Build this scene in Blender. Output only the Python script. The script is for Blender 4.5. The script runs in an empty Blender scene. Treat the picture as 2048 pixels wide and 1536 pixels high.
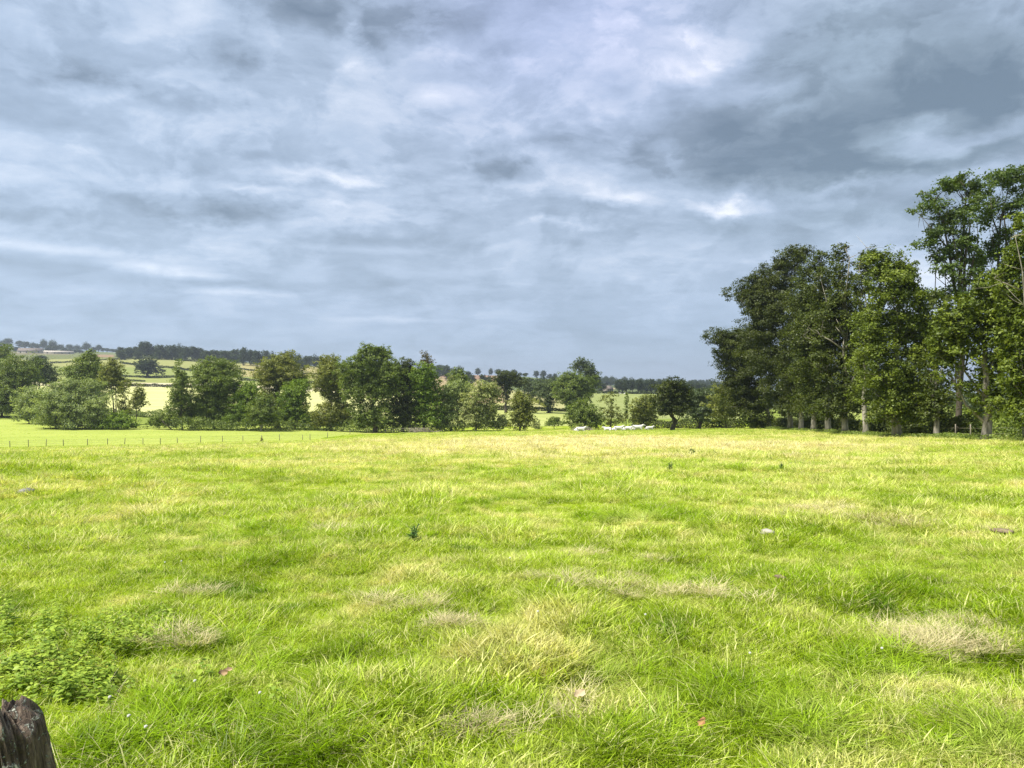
import bpy, math, random
import numpy as np
from mathutils import Vector, Matrix

# ------------------------------------------------------------------ camera, sky, sun, exposure
sc = bpy.context.scene
COL = sc.collection
F, CX, HY, EYE = 1490.0, 1024.0, 790.0, 1.6      # focal length (px of a 2048 px frame), centre, eye level, eye height
cam = bpy.data.cameras.new("camera")
cam.sensor_width = 36.0
cam.lens = F / 2048 * 36.0
cam.shift_y = (HY - 768) / 2048
cam.clip_start, cam.clip_end = 0.05, 20000
camo = bpy.data.objects.new("camera", cam)
camo.location = (0, 0, EYE)
camo.rotation_euler = (math.radians(90), 0, 0)
COL.objects.link(camo)
sc.camera = camo

sc.view_settings.view_transform = 'Standard'
sc.view_settings.look = 'None'
sc.view_settings.gamma = 1.0
sc.view_settings.exposure = 2.6
sc.cycles.use_denoising = True
sc.cycles.denoising_input_passes = 'RGB_ALBEDO_NORMAL'
sc.cycles.denoising_prefilter = 'NONE'
sc.cycles.max_bounces = 6
sc.cycles.diffuse_bounces = 3
sc.cycles.transmission_bounces = 4
sc.cycles.transparent_max_bounces = 4
sc.cycles.volume_bounces = 0
sc.cycles.caustics_reflective = False
sc.cycles.caustics_refractive = False

SUN_EL, SUN_AZ = math.radians(56), math.radians(-112)   # azimuth measured from +Y (view) towards +X
sun = bpy.data.lights.new("sun", 'SUN')
sun.energy = 1.5
sun.angle = math.radians(10)
sun.color = (1.0, 0.955, 0.88)
suno = bpy.data.objects.new("sun", sun)
sd = Vector((math.sin(SUN_AZ) * math.cos(SUN_EL), math.cos(SUN_AZ) * math.cos(SUN_EL), math.sin(SUN_EL)))
suno.rotation_euler = sd.to_track_quat('Z', 'Y').to_euler()
suno.location = sd * 100
COL.objects.link(suno)


# ------------------------------------------------------------------ node helpers
def N(nt, typ, ins=None, **props):
    n = nt.nodes.new(typ)
    for k, v in props.items():
        setattr(n, k, v)
    for k, v in (ins or {}).items():
        if isinstance(v, bpy.types.NodeSocket):
            nt.links.new(v, n.inputs[k])
        else:
            n.inputs[k].default_value = v
    return n


def M(nt, op, a, b=None, c=None, clamp=False):
    ins = {0: a}
    if b is not None: ins[1] = b
    if c is not None: ins[2] = c
    return N(nt, 'ShaderNodeMath', ins, operation=op, use_clamp=clamp).outputs[0]


def VM(nt, op, a, b=None, out=0):
    ins = {0: a}
    if b is not None: ins[1] = b
    return N(nt, 'ShaderNodeVectorMath', ins, operation=op).outputs[out]


def MIX(nt, fac, a, b, blend='MIX'):
    n = nt.nodes.new('ShaderNodeMix')
    n.data_type = 'RGBA'
    n.blend_type = blend
    for i, v in ((0, fac), (6, a), (7, b)):
        if isinstance(v, bpy.types.NodeSocket):
            nt.links.new(v, n.inputs[i])
        else:
            n.inputs[i].default_value = v if i == 0 else (*v, 1)[:4]
    return n.outputs[2]


def RAMP(nt, fac, stops, interp='LINEAR'):
    n = nt.nodes.new('ShaderNodeValToRGB')
    n.color_ramp.interpolation = interp
    e = n.color_ramp.elements
    while len(e) < len(stops): e.new(0.5)
    for el, (p, c) in zip(e, stops):
        el.position = p
        el.color = (*c, 1)[:4]
    nt.links.new(fac, n.inputs[0])
    return n.outputs[0]


def NOISE(nt, vec, scale, detail=3, rough=0.5, dist=0.0, col=False):
    n = N(nt, 'ShaderNodeTexNoise', {'Vector': vec, 'Scale': scale, 'Detail': detail, 'Roughness': rough, 'Distortion': dist})
    return n.outputs['Color' if col else 'Fac']


def srgb(r, g, b):
    f = lambda c: (c / 255 / 12.92) if c / 255 <= 0.04045 else ((c / 255 + 0.055) / 1.055) ** 2.4
    return (f(r), f(g), f(b))


# ------------------------------------------------------------------ overcast sky (world)
world = bpy.data.worlds.new("World")
sc.world = world
world.use_nodes = True
wt = world.node_tree
wt.nodes.clear()
SKY_STRENGTH = 0.1


def build_sky():
    nt = wt
    d = N(nt, 'ShaderNodeTexCoord').outputs['Generated']
    s = N(nt, 'ShaderNodeSeparateXYZ', {0: d})
    x, y, z = s.outputs
    az = M(nt, 'ARCTAN2', x, y)
    el = M(nt, 'ARCSINE', z)
    # cloud deck coordinates: where the view ray meets a high flat layer
    zz = M(nt, 'ADD', M(nt, 'MAXIMUM', z, 0.0), 0.13)
    P = N(nt, 'ShaderNodeCombineXYZ', {0: M(nt, 'DIVIDE', x, zz), 1: M(nt, 'DIVIDE', y, zz), 2: 0.37}).outputs[0]
    ang = N(nt, 'ShaderNodeCombineXYZ', {0: az, 1: M(nt, 'MULTIPLY', el, 1.5), 2: 0.0}).outputs[0]
    # ragged offset of the hand-placed cloud masses
    w1 = NOISE(nt, ang, 5.0, 6, 0.62, 0.3, col=True)
    w = VM(nt, 'MULTIPLY', VM(nt, 'SUBTRACT', w1, (0.5, 0.5, 0.5)), (0.13, 0.075, 0.0))
    w2 = NOISE(nt, ang, 19.0, 5, 0.6, 0.2, col=True)
    w = VM(nt, 'ADD', w, VM(nt, 'MULTIPLY', VM(nt, 'SUBTRACT', w2, (0.5, 0.5, 0.5)), (0.05, 0.035, 0.0)))
    aw = VM(nt, 'ADD', N(nt, 'ShaderNodeCombineXYZ', {0: az, 1: el, 2: 0.0}).outputs[0], w)
    aws = VM(nt, 'ADD', N(nt, 'ShaderNodeCombineXYZ', {0: az, 1: el, 2: 0.0}).outputs[0], VM(nt, 'MULTIPLY', w, (0.6, 0.2, 0)))
    blobs = [  # px, py, rx, ry, strength
        (1790, 165, 230, 105, -.36), (1600, 300, 220, 60, -.34), (1700, 335, 75, 35, -.20), (1440, 255, 170, 45, -.20),
        (1960, 215, 120, 70, -.18), (1650, 40, 110, 60, -.12), (640, 25, 120, 32, -.34), (730, 60, 50, 40, -.15), (460, 80, 55, 28, -.24),
        (160, 138, 105, 20, -.24), (350, 205, 70, 14, -.12), (455, 425, 95, 24, -.40), (420, 370, 130, 40, -.08), (1000, 342, 62, 20, -.32),
        (1140, 295, 60, 28, -.28), (870, 25, 90, 30, -.2), (1660, 440, 260, 40, -.18), (1400, 455, 80, 14, -.14), (1250, 20, 60, 16, -.14),
        (1180, 420, 70, 14, -.16), (1280, 305, 40, 26, -.14), (1460, 340, 60, 20, -.18),
        (90, 440, 70, 10, -.16), (180, 390, 60, 16, -.12), (120, 530, 170, 16, -.22), (360, 570, 130, 10, -.16), (600, 570, 140, 8, -.12), (760, 565, 60, 9, -.14),
        (700, 480, 220, 14, -.10), (1830, 300, 80, 16, -.12), (1975, 300, 70, 22, -.14), (1960, 250, 60, 12, -.1),
        (1440, 412, 70, 12, .34), (1460, 395, 22, 10, .16), (1850, 270, 75, 28, .40), (1960, 280, 90, 14, .25), (1400, 115, 85, 26, .30),
        (1380, 62, 45, 14, .25), (1510, 170, 75, 22, .14), (1240, 60, 90, 60, .14), (600, 340, 120, 14, .30), (490, 370, 50, 10, .24), (715, 355, 40, 8, .12), (660, 412, 30, 5, .1),
        (1240, 390, 75, 10, .2), (1130, 372, 60, 14, .16), (1120, 440, 60, 10, .18), (1850, 575, 70, 50, .5), (700, 45, 22, 34, .30),
        (870, 185, 60, 24, .2), (720, 120, 40, 24, .2), (20, 486, 120, 7, .13), (110, 499, 90, 6, .13), (210, 517, 100, 7, .16), (310, 537, 90, 6, .34), (390, 552, 70, 5, .3), (480, 584, 70, 5, .36),
        (90, 275, 130, 20, .12), (790, 640, 90, 4, .24), (720, 500, 90, 6, .18), (1560, 60, 60, 30, .12), (900, 545, 130, 8, .12), (900, 725, 40, 7, .2),
        (1700, 365, 60, 10, .18), (1590, 215, 60, 12, .16), (1330, 300, 40, 14, .14),
    ]
    acc = None
    for px, py, rx, ry, a in blobs:
        t = (px - CX) / F
        baz = math.atan(t)
        bel = math.atan((HY - py) / F * math.cos(baz))
        streak = rx / ry > 9
        kx, ky = F / rx / 1.6 / (1 + t * t), F / ry / (1.9 if streak else 1.6)
        v = N(nt, 'ShaderNodeVectorMath', {0: aws if streak else aw, 1: (kx, ky, 0), 2: (-baz * kx, -bel * ky, 0)}, operation='MULTIPLY_ADD').outputs[0]
        g = N(nt, 'ShaderNodeTexGradient', {0: v}, gradient_type='SPHERICAL').outputs['Fac']
        acc = M(nt, 'MULTIPLY_ADD', g, a * 1.3, 0.0 if acc is None else acc)
    # sheets of cloud at several sizes
    Ps = VM(nt, 'MULTIPLY', P, (0.8, 1.0, 1.0))
    n1 = NOISE(nt, Ps, 0.8, 4, 0.5, 0.5)
    n2 = NOISE(nt, Ps, 2.4, 7, 0.6, 0.7)
    n3 = NOISE(nt, Ps, 8.0, 5, 0.62, 0.4)
    n4 = NOISE(nt, VM(nt, 'ADD', VM(nt, 'MULTIPLY', ang, (1.0, 1.15, 1.0)), VM(nt, 'MULTIPLY', w, (0.5, 0.5, 0))), 11.0, 9, 0.62, 0.5)
    v = M(nt, 'ADD', 0.57, acc)
    e1 = N(nt, 'ShaderNodeMapRange', {0: NOISE(nt, VM(nt, 'ADD', Ps, (3.1, 7.7, 0)), 2.0, 9, 0.60, 0.35), 1: 0.455, 2: 0.56, 3: -0.5, 4: 0.5}, interpolation_type='SMOOTHSTEP').outputs[0]
    e2 = N(nt, 'ShaderNodeMapRange', {0: NOISE(nt, VM(nt, 'ADD', VM(nt, 'MULTIPLY', ang, (1.0, 1.1, 1.0)), (1.7, 0.4, 2.0)), 6.5, 9, 0.62, 0.3), 1: 0.46, 2: 0.545, 3: -0.5, 4: 0.5}, interpolation_type='SMOOTHSTEP').outputs[0]
    v = M(nt, 'ADD', v, M(nt, 'ADD', M(nt, 'MULTIPLY', e1, 0.11), M(nt, 'MULTIPLY', e2, 0.13)))
    for n, k in ((n1, 0.22), (n2, 0.30), (n3, 0.26), (n4, 0.50)):
        v = M(nt, 'ADD', v, M(nt, 'MULTIPLY', M(nt, 'SUBTRACT', n, 0.5), k))
    # contrast fades out low down, where the sheets run together
    low = N(nt, 'ShaderNodeMapRange', {0: el, 1: 0.02, 2: 0.24, 3: 0.36, 4: 1.0}).outputs[0]
    v = M(nt, 'ADD', M(nt, 'MULTIPLY', M(nt, 'SUBTRACT', v, 0.5), low), 0.5)
    c = RAMP(nt, v, [(0.0, srgb(96, 111, 126)), (0.22, srgb(121, 136, 152)), (0.42, srgb(147, 164, 184)), (0.58, srgb(167, 184, 205)),
                     (0.78, srgb(196, 208, 224)), (1.0, srgb(232, 238, 246))])
    # tint: lavender overhead, green-grey on the right, clear steel blue near the horizon
    lav = N(nt, 'ShaderNodeMapRange', {0: M(nt, 'ABSOLUTE', M(nt, 'SUBTRACT', az, 0.07)), 1: 0.02, 2: 0.33, 3: 1.0, 4: 0.0}, interpolation_type='SMOOTHSTEP').outputs[0]
    up = N(nt, 'ShaderNodeMapRange', {0: el, 1: 0.25, 2: 0.5, 3: 0.0, 4: 1.0}, interpolation_type='SMOOTHSTEP').outputs[0]
    c = MIX(nt, M(nt, 'MULTIPLY', lav, up), c, (1.01, 0.98, 1.11), 'MULTIPLY')
    lef = N(nt, 'ShaderNodeMapRange', {0: az, 1: -0.1, 2: -0.5, 3: 0.0, 4: 1.0}).outputs[0]
    c = MIX(nt, lef, c, (0.98, 1.005, 1.01), 'MULTIPLY')
    rig = M(nt, 'MULTIPLY', N(nt, 'ShaderNodeMapRange', {0: az, 1: 0.15, 2: 0.45, 3: 0.0, 4: 1.0}).outputs[0], M(nt, 'MULTIPLY', acc, -3.0, clamp=True))
    c = MIX(nt, rig, c, (1.0, 1.03, 0.98), 'MULTIPLY')
    hor = N(nt, 'ShaderNodeMapRange', {0: el, 1: 0.02, 2: 0.20, 3: 1.0, 4: 0.0}, interpolation_type='SMOOTHSTEP').outputs[0]
    c = MIX(nt, hor, c, (0.71, 0.785, 0.92), 'MULTIPLY')
    c = MIX(nt, 1.0, c, (1.96, 1.88, 1.85), 'MULTIPLY')     # display values back to radiance / SKY_STRENGTH at exposure 2
    # below the horizon: dull ground colour
    grd = N(nt, 'ShaderNodeMapRange', {0: z, 1: -0.02, 2: -0.12, 3: 0.0, 4: 1.0}).outputs[0]
    c = MIX(nt, grd, c, (0.35, 0.42, 0.16))
    sky = N(nt, 'ShaderNodeTexSky', sky_type='NISHITA', sun_disc=False, sun_elevation=SUN_EL, sun_rotation=SUN_AZ, altitude=100, dust_density=1.5)
    c = MIX(nt, 0.06, c, sky.outputs[0])
    b = N(nt, 'ShaderNodeBackground', {0: c, 1: SKY_STRENGTH})
    o = N(nt, 'ShaderNodeOutputWorld')
    nt.links.new(b.outputs[0], o.inputs[0])


build_sky()
world.cycles.sampling_method = 'MANUAL'
world.cycles.sample_map_resolution = 512

rng = np.random.default_rng(7)
random.seed(7)


# ------------------------------------------------------------------ object helpers
def tag(o, label=None, cat=None, group=None, kind=None):
    if label: o['label'] = label
    if cat: o['category'] = cat
    if group: o['group'] = group
    if kind: o['kind'] = kind
    return o


def empty(name, loc):
    o = bpy.data.objects.new(name, None)
    o.location = loc
    o.empty_display_size = 0.2
    COL.objects.link(o)
    return o


def mesh_from(name, V, polys, attrs=None, smooth=True):
    """V (n,3); polys = list of (m,k) int arrays"""
    me = bpy.data.meshes.new(name)
    V = np.asarray(V, dtype=np.float32)
    me.vertices.add(len(V))
    me.vertices.foreach_set('co', V.ravel())
    polys = [np.asarray(p, dtype=np.int32) for p in polys if len(p)]
    loops = np.concatenate([p.ravel() for p in polys])
    tot = np.concatenate([np.full(len(p), p.shape[1], dtype=np.int32) for p in polys])
    start = np.concatenate([[0], np.cumsum(tot)[:-1]]).astype(np.int32)
    me.loops.add(len(loops))
    me.loops.foreach_set('vertex_index', loops)
    me.polygons.add(len(tot))
    me.polygons.foreach_set('loop_start', start)
    me.polygons.foreach_set('loop_total', tot)
    if smooth:
        me.polygons.foreach_set('use_smooth', np.ones(len(tot), dtype=bool))
    for k, a in (attrs or {}).items():
        a = np.asarray(a, dtype=np.float32)
        if a.ndim == 2:
            at = me.attributes.new(k, 'FLOAT_COLOR', 'POINT')
            at.data.foreach_set('color', a.ravel())
        else:
            at = me.attributes.new(k, 'FLOAT', 'POINT')
            at.data.foreach_set('value', a)
    me.update(calc_edges=True)
    me.validate()
    return me


def add(name, me, mat=None, parent=None, loc=None):
    o = bpy.data.objects.new(name, me)
    if mat and not me.materials: me.materials.append(mat)
    COL.objects.link(o)
    if loc is not None: o.location = loc
    if parent: o.parent = parent
    return o


class MB:
    """collects tubes and other pieces of one mesh"""
    def __init__(self): self.V, self.Q, self.T, self.n = [], [], [], 0

    def put(self, v, q=None, t=None):
        self.V.append(np.asarray(v, float))
        if q is not None and len(q): self.Q.append(np.asarray(q) + self.n)
        if t is not None and len(t): self.T.append(np.asarray(t) + self.n)
        self.n += len(v)

    def tube(self, pts, rad, seg=7, cap=True, rough=0.0):
        pts = np.asarray(pts, float)
        k = len(pts)
        d = np.gradient(pts, axis=0)
        d /= np.linalg.norm(d, axis=1)[:, None] + 1e-9
        ref = np.array([1.0, 0, 0]) if abs(d[0][0]) < 0.9 else np.array([0, 1.0, 0])
        u = np.cross(d, ref); u /= np.linalg.norm(u, axis=1)[:, None] + 1e-9
        w = np.cross(d, u)
        a = np.linspace(0, 2 * np.pi, seg, endpoint=False)
        r = np.asarray(rad, float)[:, None] * (1 + rough * rng.normal(size=(k, seg)))
        ring = pts[:, None, :] + r[:, :, None] * (np.cos(a)[None, :, None] * u[:, None, :] + np.sin(a)[None, :, None] * w[:, None, :])
        i, j = np.meshgrid(np.arange(k - 1), np.arange(seg), indexing='ij')
        q = np.stack([i * seg + j, i * seg + (j + 1) % seg, (i + 1) * seg + (j + 1) % seg, (i + 1) * seg + j], -1).reshape(-1, 4)
        v = ring.reshape(-1, 3)
        t = None
        if cap:
            v = np.vstack([v, pts[-1], pts[0]])
            jj = np.arange(seg)
            t = np.concatenate([np.stack([(k - 1) * seg + jj, (k - 1) * seg + (jj + 1) % seg, np.full(seg, k * seg)], -1),
                                np.stack([(jj + 1) % seg, jj, np.full(seg, k * seg + 1)], -1)])
        self.put(v, q, t)

    def box(self, c, s, rz=0.0):
        x, y, z = np.array(s) / 2
        v = np.array([(a * x, b * y, e * z) for a in (-1, 1) for b in (-1, 1) for e in (-1, 1)])
        co, si = math.cos(rz), math.sin(rz)
        v = np.stack([v[:, 0] * co - v[:, 1] * si, v[:, 0] * si + v[:, 1] * co, v[:, 2]], -1) + np.array(c)
        self.put(v, [(0, 1, 3, 2), (4, 6, 7, 5), (0, 4, 5, 1), (2, 3, 7, 6), (0, 2, 6, 4), (1, 5, 7, 3)])

    def mesh(self, name, smooth=True, attrs=None):
        P = []
        if self.Q: P.append(np.concatenate(self.Q))
        if self.T: P.append(np.concatenate(self.T))
        return mesh_from(name, np.concatenate(self.V), P, attrs, smooth)


def vnoise(x, y, scale, seed=0):
    x = np.asarray(x, float) * scale; y = np.asarray(y, float) * scale
    xi, yi = np.floor(x).astype(np.int64), np.floor(y).astype(np.int64)
    fx, fy = x - xi, y - yi
    fx, fy = fx * fx * (3 - 2 * fx), fy * fy * (3 - 2 * fy)

    def h(a, b):
        n = (a * 374761393 + b * 668265263 + seed * 974634777) & 0xFFFFFFFF
        n = ((n ^ (n >> 13)) * 1274126177) & 0xFFFFFFFF
        return ((n ^ (n >> 16)) & 0xFFFF) / 65535.0
    return (h(xi, yi) * (1 - fx) + h(xi + 1, yi) * fx) * (1 - fy) + (h(xi, yi + 1) * (1 - fx) + h(xi + 1, yi + 1) * fx) * fy


# ------------------------------------------------------------------ the lie of the land
# survey lines: compass column (frame px) -> list of (distance, py at which that ground is seen)
SURVEY = {
    -250: [(10, 1042), (20, 940), (40, 916), (70, 905), (100, 901), (125, 898), (160, 875), (200, 850), (235, 830), (300, 810), (400, 795), (500, 780), (700, 748), (1000, 720), (1500, 703), (1900, 692), (2500, 700), (4500, 760)],
    0: [(10, 1040), (20, 938), (40, 914), (70, 903), (100, 898), (126, 896), (160, 878), (200, 855), (235, 834), (300, 818), (400, 802), (500, 786), (700, 752), (1000, 722), (1500, 706), (1900, 695), (2500, 700), (4500, 760)],
    300: [(10, 1040), (20, 938), (40, 908), (70, 898), (100, 892), (132, 889), (160, 876), (195, 859), (230, 849), (280, 838), (350, 821), (450, 795), (550, 775), (620, 766), (700, 756), (800, 742), (1000, 716), (1200, 713), (1500, 711), (1900, 706), (2500, 735), (4500, 775)],
    620: [(10, 1040), (20, 937), (40, 902), (70, 889), (100, 885), (150, 881), (168, 874), (190, 863), (230, 853), (280, 840), (350, 822), (450, 800), (550, 784), (700, 766), (900, 745), (1050, 731), (1300, 731), (1900, 742), (2500, 760), (4500, 780)],
    755: [(10, 1040), (20, 936), (40, 898), (70, 881), (100, 874), (150, 869), (190, 866), (230, 857), (280, 843), (350, 826), (450, 808), (600, 785), (800, 768), (1000, 757), (1400, 748), (1700, 745), (2500, 770), (4500, 785)],
    1000: [(10, 1040), (20, 936), (40, 895), (70, 877), (100, 870), (150, 866), (185, 864), (220, 856), (260, 842), (310, 824), (360, 815), (450, 802), (600, 789), (800, 775), (1000, 768), (1400, 756), (1700, 750), (2500, 770), (4500, 785)],
    1300: [(10, 1040), (20, 936), (40, 894), (70, 874), (100, 868), (130, 865), (150, 863.5), (172, 861), (186, 858.5), (200, 857), (240, 846), (300, 835), (400, 815), (500, 803), (650, 788), (800, 785), (1000, 782), (1400, 779), (1800, 774), (2500, 790), (4500, 789)],
    1530: [(10, 1040), (20, 936), (40, 894), (70, 875), (100, 865), (130, 859), (150, 857), (200, 852), (250, 843), (300, 835), (400, 820), (600, 803), (1000, 790), (1800, 779), (2500, 795), (4500, 789)],
    1800: [(10, 1040), (20, 937), (40, 897), (55, 884), (70, 876), (90, 869), (120, 862), (150, 854), (200, 843), (300, 827), (400, 816), (600, 805), (1000, 797), (1800, 790), (2500, 795), (4500, 789)],
    2048: [(10, 1040), (20, 938), (30, 912), (40, 896), (50, 881), (70, 875), (100, 868), (150, 852), (200, 841), (300, 826), (400, 816), (600, 805), (1000, 797), (1800, 790), (2500, 795), (4500, 789)],
    2300: [(10, 1040), (20, 938), (30, 912), (40, 896), (50, 881), (70, 875), (100, 868), (150, 852), (200, 841), (300, 826), (400, 816), (600, 805), (1000, 797), (1800, 790), (2500, 795), (4500, 789)],
}
_cols = sorted(SURVEY)
_T = np.array([(c - CX) / F for c in _cols])
_LY = np.linspace(math.log(0.02), math.log(7000), 900)
_Z = []
for c in _cols:
    ys = np.array([0.02, 3.2, 6.0] + [p[0] for p in SURVEY[c]] + [7000])
    zs = np.array([0.0, 0.0, -0.02] + [EYE - (p[1] - HY) / F * p[0] for p in SURVEY[c]] + [0.0])
    _Z.append(np.interp(_LY, np.log(ys), zs))
_Z = np.array(_Z)
k = np.hanning(15); k /= k.sum()
_Zp = np.pad(_Z, ((0, 0), (7, 7)), mode='edge')
_Z = np.array([np.convolve(r, k, mode='valid') for r in _Zp])


def td(x, y):
    """direction t (tangent) and distance d used by the survey table; works all the way round"""
    a = np.arctan2(x, y)
    r = np.hypot(x, y)
    front = np.abs(a) <= np.pi / 4
    t = np.where(front, np.tan(np.clip(a, -np.pi / 4, np.pi / 4)), np.sign(a) * np.clip(1 - (np.abs(a) - np.pi / 4) / (np.pi * 0.75), 0, 1))
    d = np.where(front, r * np.cos(np.clip(a, -np.pi / 4, np.pi / 4)), r * math.sqrt(0.5))
    return t, np.maximum(d, 0.02)


def ground_base(x, y):
    x, y = np.asarray(x, float), np.asarray(y, float)
    t, d = td(x, y)
    t = np.clip(t, _T[0], _T[-1] - 1e-6)
    i = np.clip(np.searchsorted(_T, t, side='right') - 1, 0, len(_T) - 2)
    f = (t - _T[i]) / (_T[i + 1] - _T[i])
    f = f * f * (3 - 2 * f) * 0.6 + f * 0.4
    g = (np.log(d) - _LY[0]) / (_LY[1] - _LY[0])
    j = np.clip(np.floor(g).astype(int), 0, len(_LY) - 2)
    g = np.clip(g - j, 0, 1)
    z0 = _Z[i, j] * (1 - g) + _Z[i, j + 1] * g
    z1 = _Z[i + 1, j] * (1 - g) + _Z[i + 1, j + 1] * g
    return z0 * (1 - f) + z1 * f


def ground(x, y):
    z = ground_base(x, y)
    r = np.hypot(x, y)
    b = 0.05 * (vnoise(x, y, 1.3, 1) - .5) + 0.10 * (vnoise(x, y, 0.5, 2) - .5) + 0.20 * (vnoise(x, y, 0.17, 3) - .5) + 0.025 * (vnoise(x, y, 3.7, 4) - .5)
    far = np.clip((r - 20) / 100, 0, 1)
    b = b * (1 - 0.35 * far)
    return z + b * np.clip(r / 2, 0, 1)


def P(px, py, Y):
    return np.array([(px - CX) / F * Y, Y, EYE - (py - HY) / F * Y])


def on_ground(px, Y):
    x = (px - CX) / F * Y
    return np.array([x, Y, float(ground(x, Y))])


def at_pixel(px, py):
    """first ground point seen at a frame position"""
    ys = np.exp(np.linspace(math.log(2), math.log(250), 4000))
    x = (px - CX) / F * ys
    zz = EYE - (py - HY) / F * ys
    h = ground(x, ys) >= zz
    i = int(np.argmax(h))
    return np.array([x[i], ys[i], float(ground(x[i], ys[i]))])


# ------------------------------------------------------------------ materials
def new_mat(name):
    m = bpy.data.materials.new(name)
    m.use_nodes = True
    m.node_tree.nodes.clear()
    return m, m.node_tree


def out(nt, sh):
    o = N(nt, 'ShaderNodeOutputMaterial')
    nt.links.new(sh, o.inputs[0])


def pasture(nt):
    """colour of the grazed turf at a place in the field"""
    pos = N(nt, 'ShaderNodeNewGeometry').outputs['Position']
    p = VM(nt, 'MULTIPLY', pos, (1, 1, 0))
    a = NOISE(nt, p, 0.045, 3, 0.5, 0.4)
    b = NOISE(nt, p, 0.30, 4, 0.55, 0.6)
    c = NOISE(nt, p, 1.5, 4, 0.6, 0.5)
    e = NOISE(nt, p, 6.0, 2, 0.6)
    v = M(nt, 'ADD', M(nt, 'MULTIPLY', a, 0.24), M(nt, 'MULTIPLY', b, 0.30))
    v = M(nt, 'ADD', v, M(nt, 'MULTIPLY', c, 0.34))
    v = M(nt, 'ADD', v, M(nt, 'MULTIPLY', e, 0.12))
    v = M(nt, 'ADD', M(nt, 'MULTIPLY', M(nt, 'SUBTRACT', v, 0.5), 1.9), 0.5)
    for x, y, rx, ry, k in STRAW:
        q = VM(nt, 'MULTIPLY', VM(nt, 'SUBTRACT', p, (x, y, 0)), (1 / rx, 1 / ry, 0))
        g = M(nt, 'POWER', 2.718, M(nt, 'MULTIPLY', VM(nt, 'DOT_PRODUCT', q, q, out=1), -1))
        v = M(nt, 'ADD', v, M(nt, 'MULTIPLY', g, k))
    col = RAMP(nt, v, [(0.29, (0.12, 0.215, 0.006)), (0.39, (0.245, 0.345, 0.010)), (0.475, (0.350, 0.450, 0.032)), (0.54, (0.43, 0.48, 0.100)),
                       (0.62, (0.56, 0.54, 0.17)), (0.72, (0.66, 0.59, 0.32))])
    return col, p


STRAW = [(6, 58, 17, 24, .26), (15, 42, 8, 8, .14), (-1, 42, 6, 8, .10), (-30, 70, 14, 12, .06), (-8.5, 14.5, 3.5, 1.6, .13), (-8, 24, 5, 3, .10), (2.4, 3.6, .8, .8, .10), (6.5, 7.0, 2.0, 1.6, .06), (0.2, 4.6, .45, .7, .09), (-16, 60, 12, 25, .03), (-45, 110, 40, 14, .04), (9, 30, 12, 10, .035)]


def mat_ground():
    m, nt = new_mat("turf")
    col, p = pasture(nt)
    fine = NOISE(nt, p, 25, 4, 0.7)
    col = MIX(nt, 1.0, col, RAMP(nt, fine, [(0.3, (0.34, 0.38, 0.28)), (0.7, (0.88, 0.88, 0.8))]), 'MULTIPLY')
    # fields beyond the pasture: crop colours, with shade painted in behind the avenue
    fa = N(nt, 'ShaderNodeAttribute', attribute_name='field')
    fn = NOISE(nt, VM(nt, 'MULTIPLY', p, (0.25, 1, 0)), 0.09, 5, 0.6)
    f2 = NOISE(nt, VM(nt, 'MULTIPLY', p, (0.5, 1, 0)), 0.7, 4, 0.65)
    fn = M(nt, 'ADD', M(nt, 'MULTIPLY', fn, .6), M(nt, 'MULTIPLY', f2, .4))
    fcol = MIX(nt, 1.0, fa.outputs['Color'], RAMP(nt, fn, [(0.3, (0.74, 0.80, 0.68)), (0.5, (1, 1, 1)), (0.7, (1.22, 1.12, 1.3))]), 'MULTIPLY')
    col = MIX(nt, fa.outputs['Alpha'], col, fcol)
    bmp = N(nt, 'ShaderNodeBump', {'Strength': 0.6, 'Distance': 0.05, 'Height': fine})
    d = N(nt, 'ShaderNodeBsdfDiffuse', {'Color': col, 'Normal': bmp.outputs[0]})
    out(nt, d.outputs[0])
    return m


def leafy(name, col, var=0.35, trans=0.35, hue=0.03, gloss=0.015):
    """leaf material: colour differs from spray to spray (attribute v: 0..1)"""
    m, nt = new_mat(name)
    at = N(nt, 'ShaderNodeAttribute', attribute_name='v').outputs['Fac']
    oi = N(nt, 'ShaderNodeObjectInfo').outputs['Random']
    hs = N(nt, 'ShaderNodeHueSaturation', {'Hue': M(nt, 'ADD', M(nt, 'MULTIPLY', M(nt, 'SUBTRACT', at, 0.5), -hue), 0.5 ),
                                           'Saturation': 1.0,
                                           'Value': M(nt, 'ADD', M(nt, 'MULTIPLY', at, 2 * var), 1 - var), 'Color': (*col, 1)})
    c = hs.outputs[0]
    d = N(nt, 'ShaderNodeBsdfDiffuse', {'Color': c})
    t = N(nt, 'ShaderNodeBsdfTranslucent', {'Color': MIX(nt, 1.0, c, (1.25, 1.25, 0.7), 'MULTIPLY')})
    s = N(nt, 'ShaderNodeMixShader', {0: trans, 1: d.outputs[0], 2: t.outputs[0]})
    if gloss:
        g = N(nt, 'ShaderNodeBsdfGlossy', {'Color': (1, 1, 1, 1), 'Roughness': 0.5})
        s = N(nt, 'ShaderNodeMixShader', {0: gloss, 1: s.outputs[0], 2: g.outputs[0]})
    out(nt, s.outputs[0])
    return m


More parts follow.
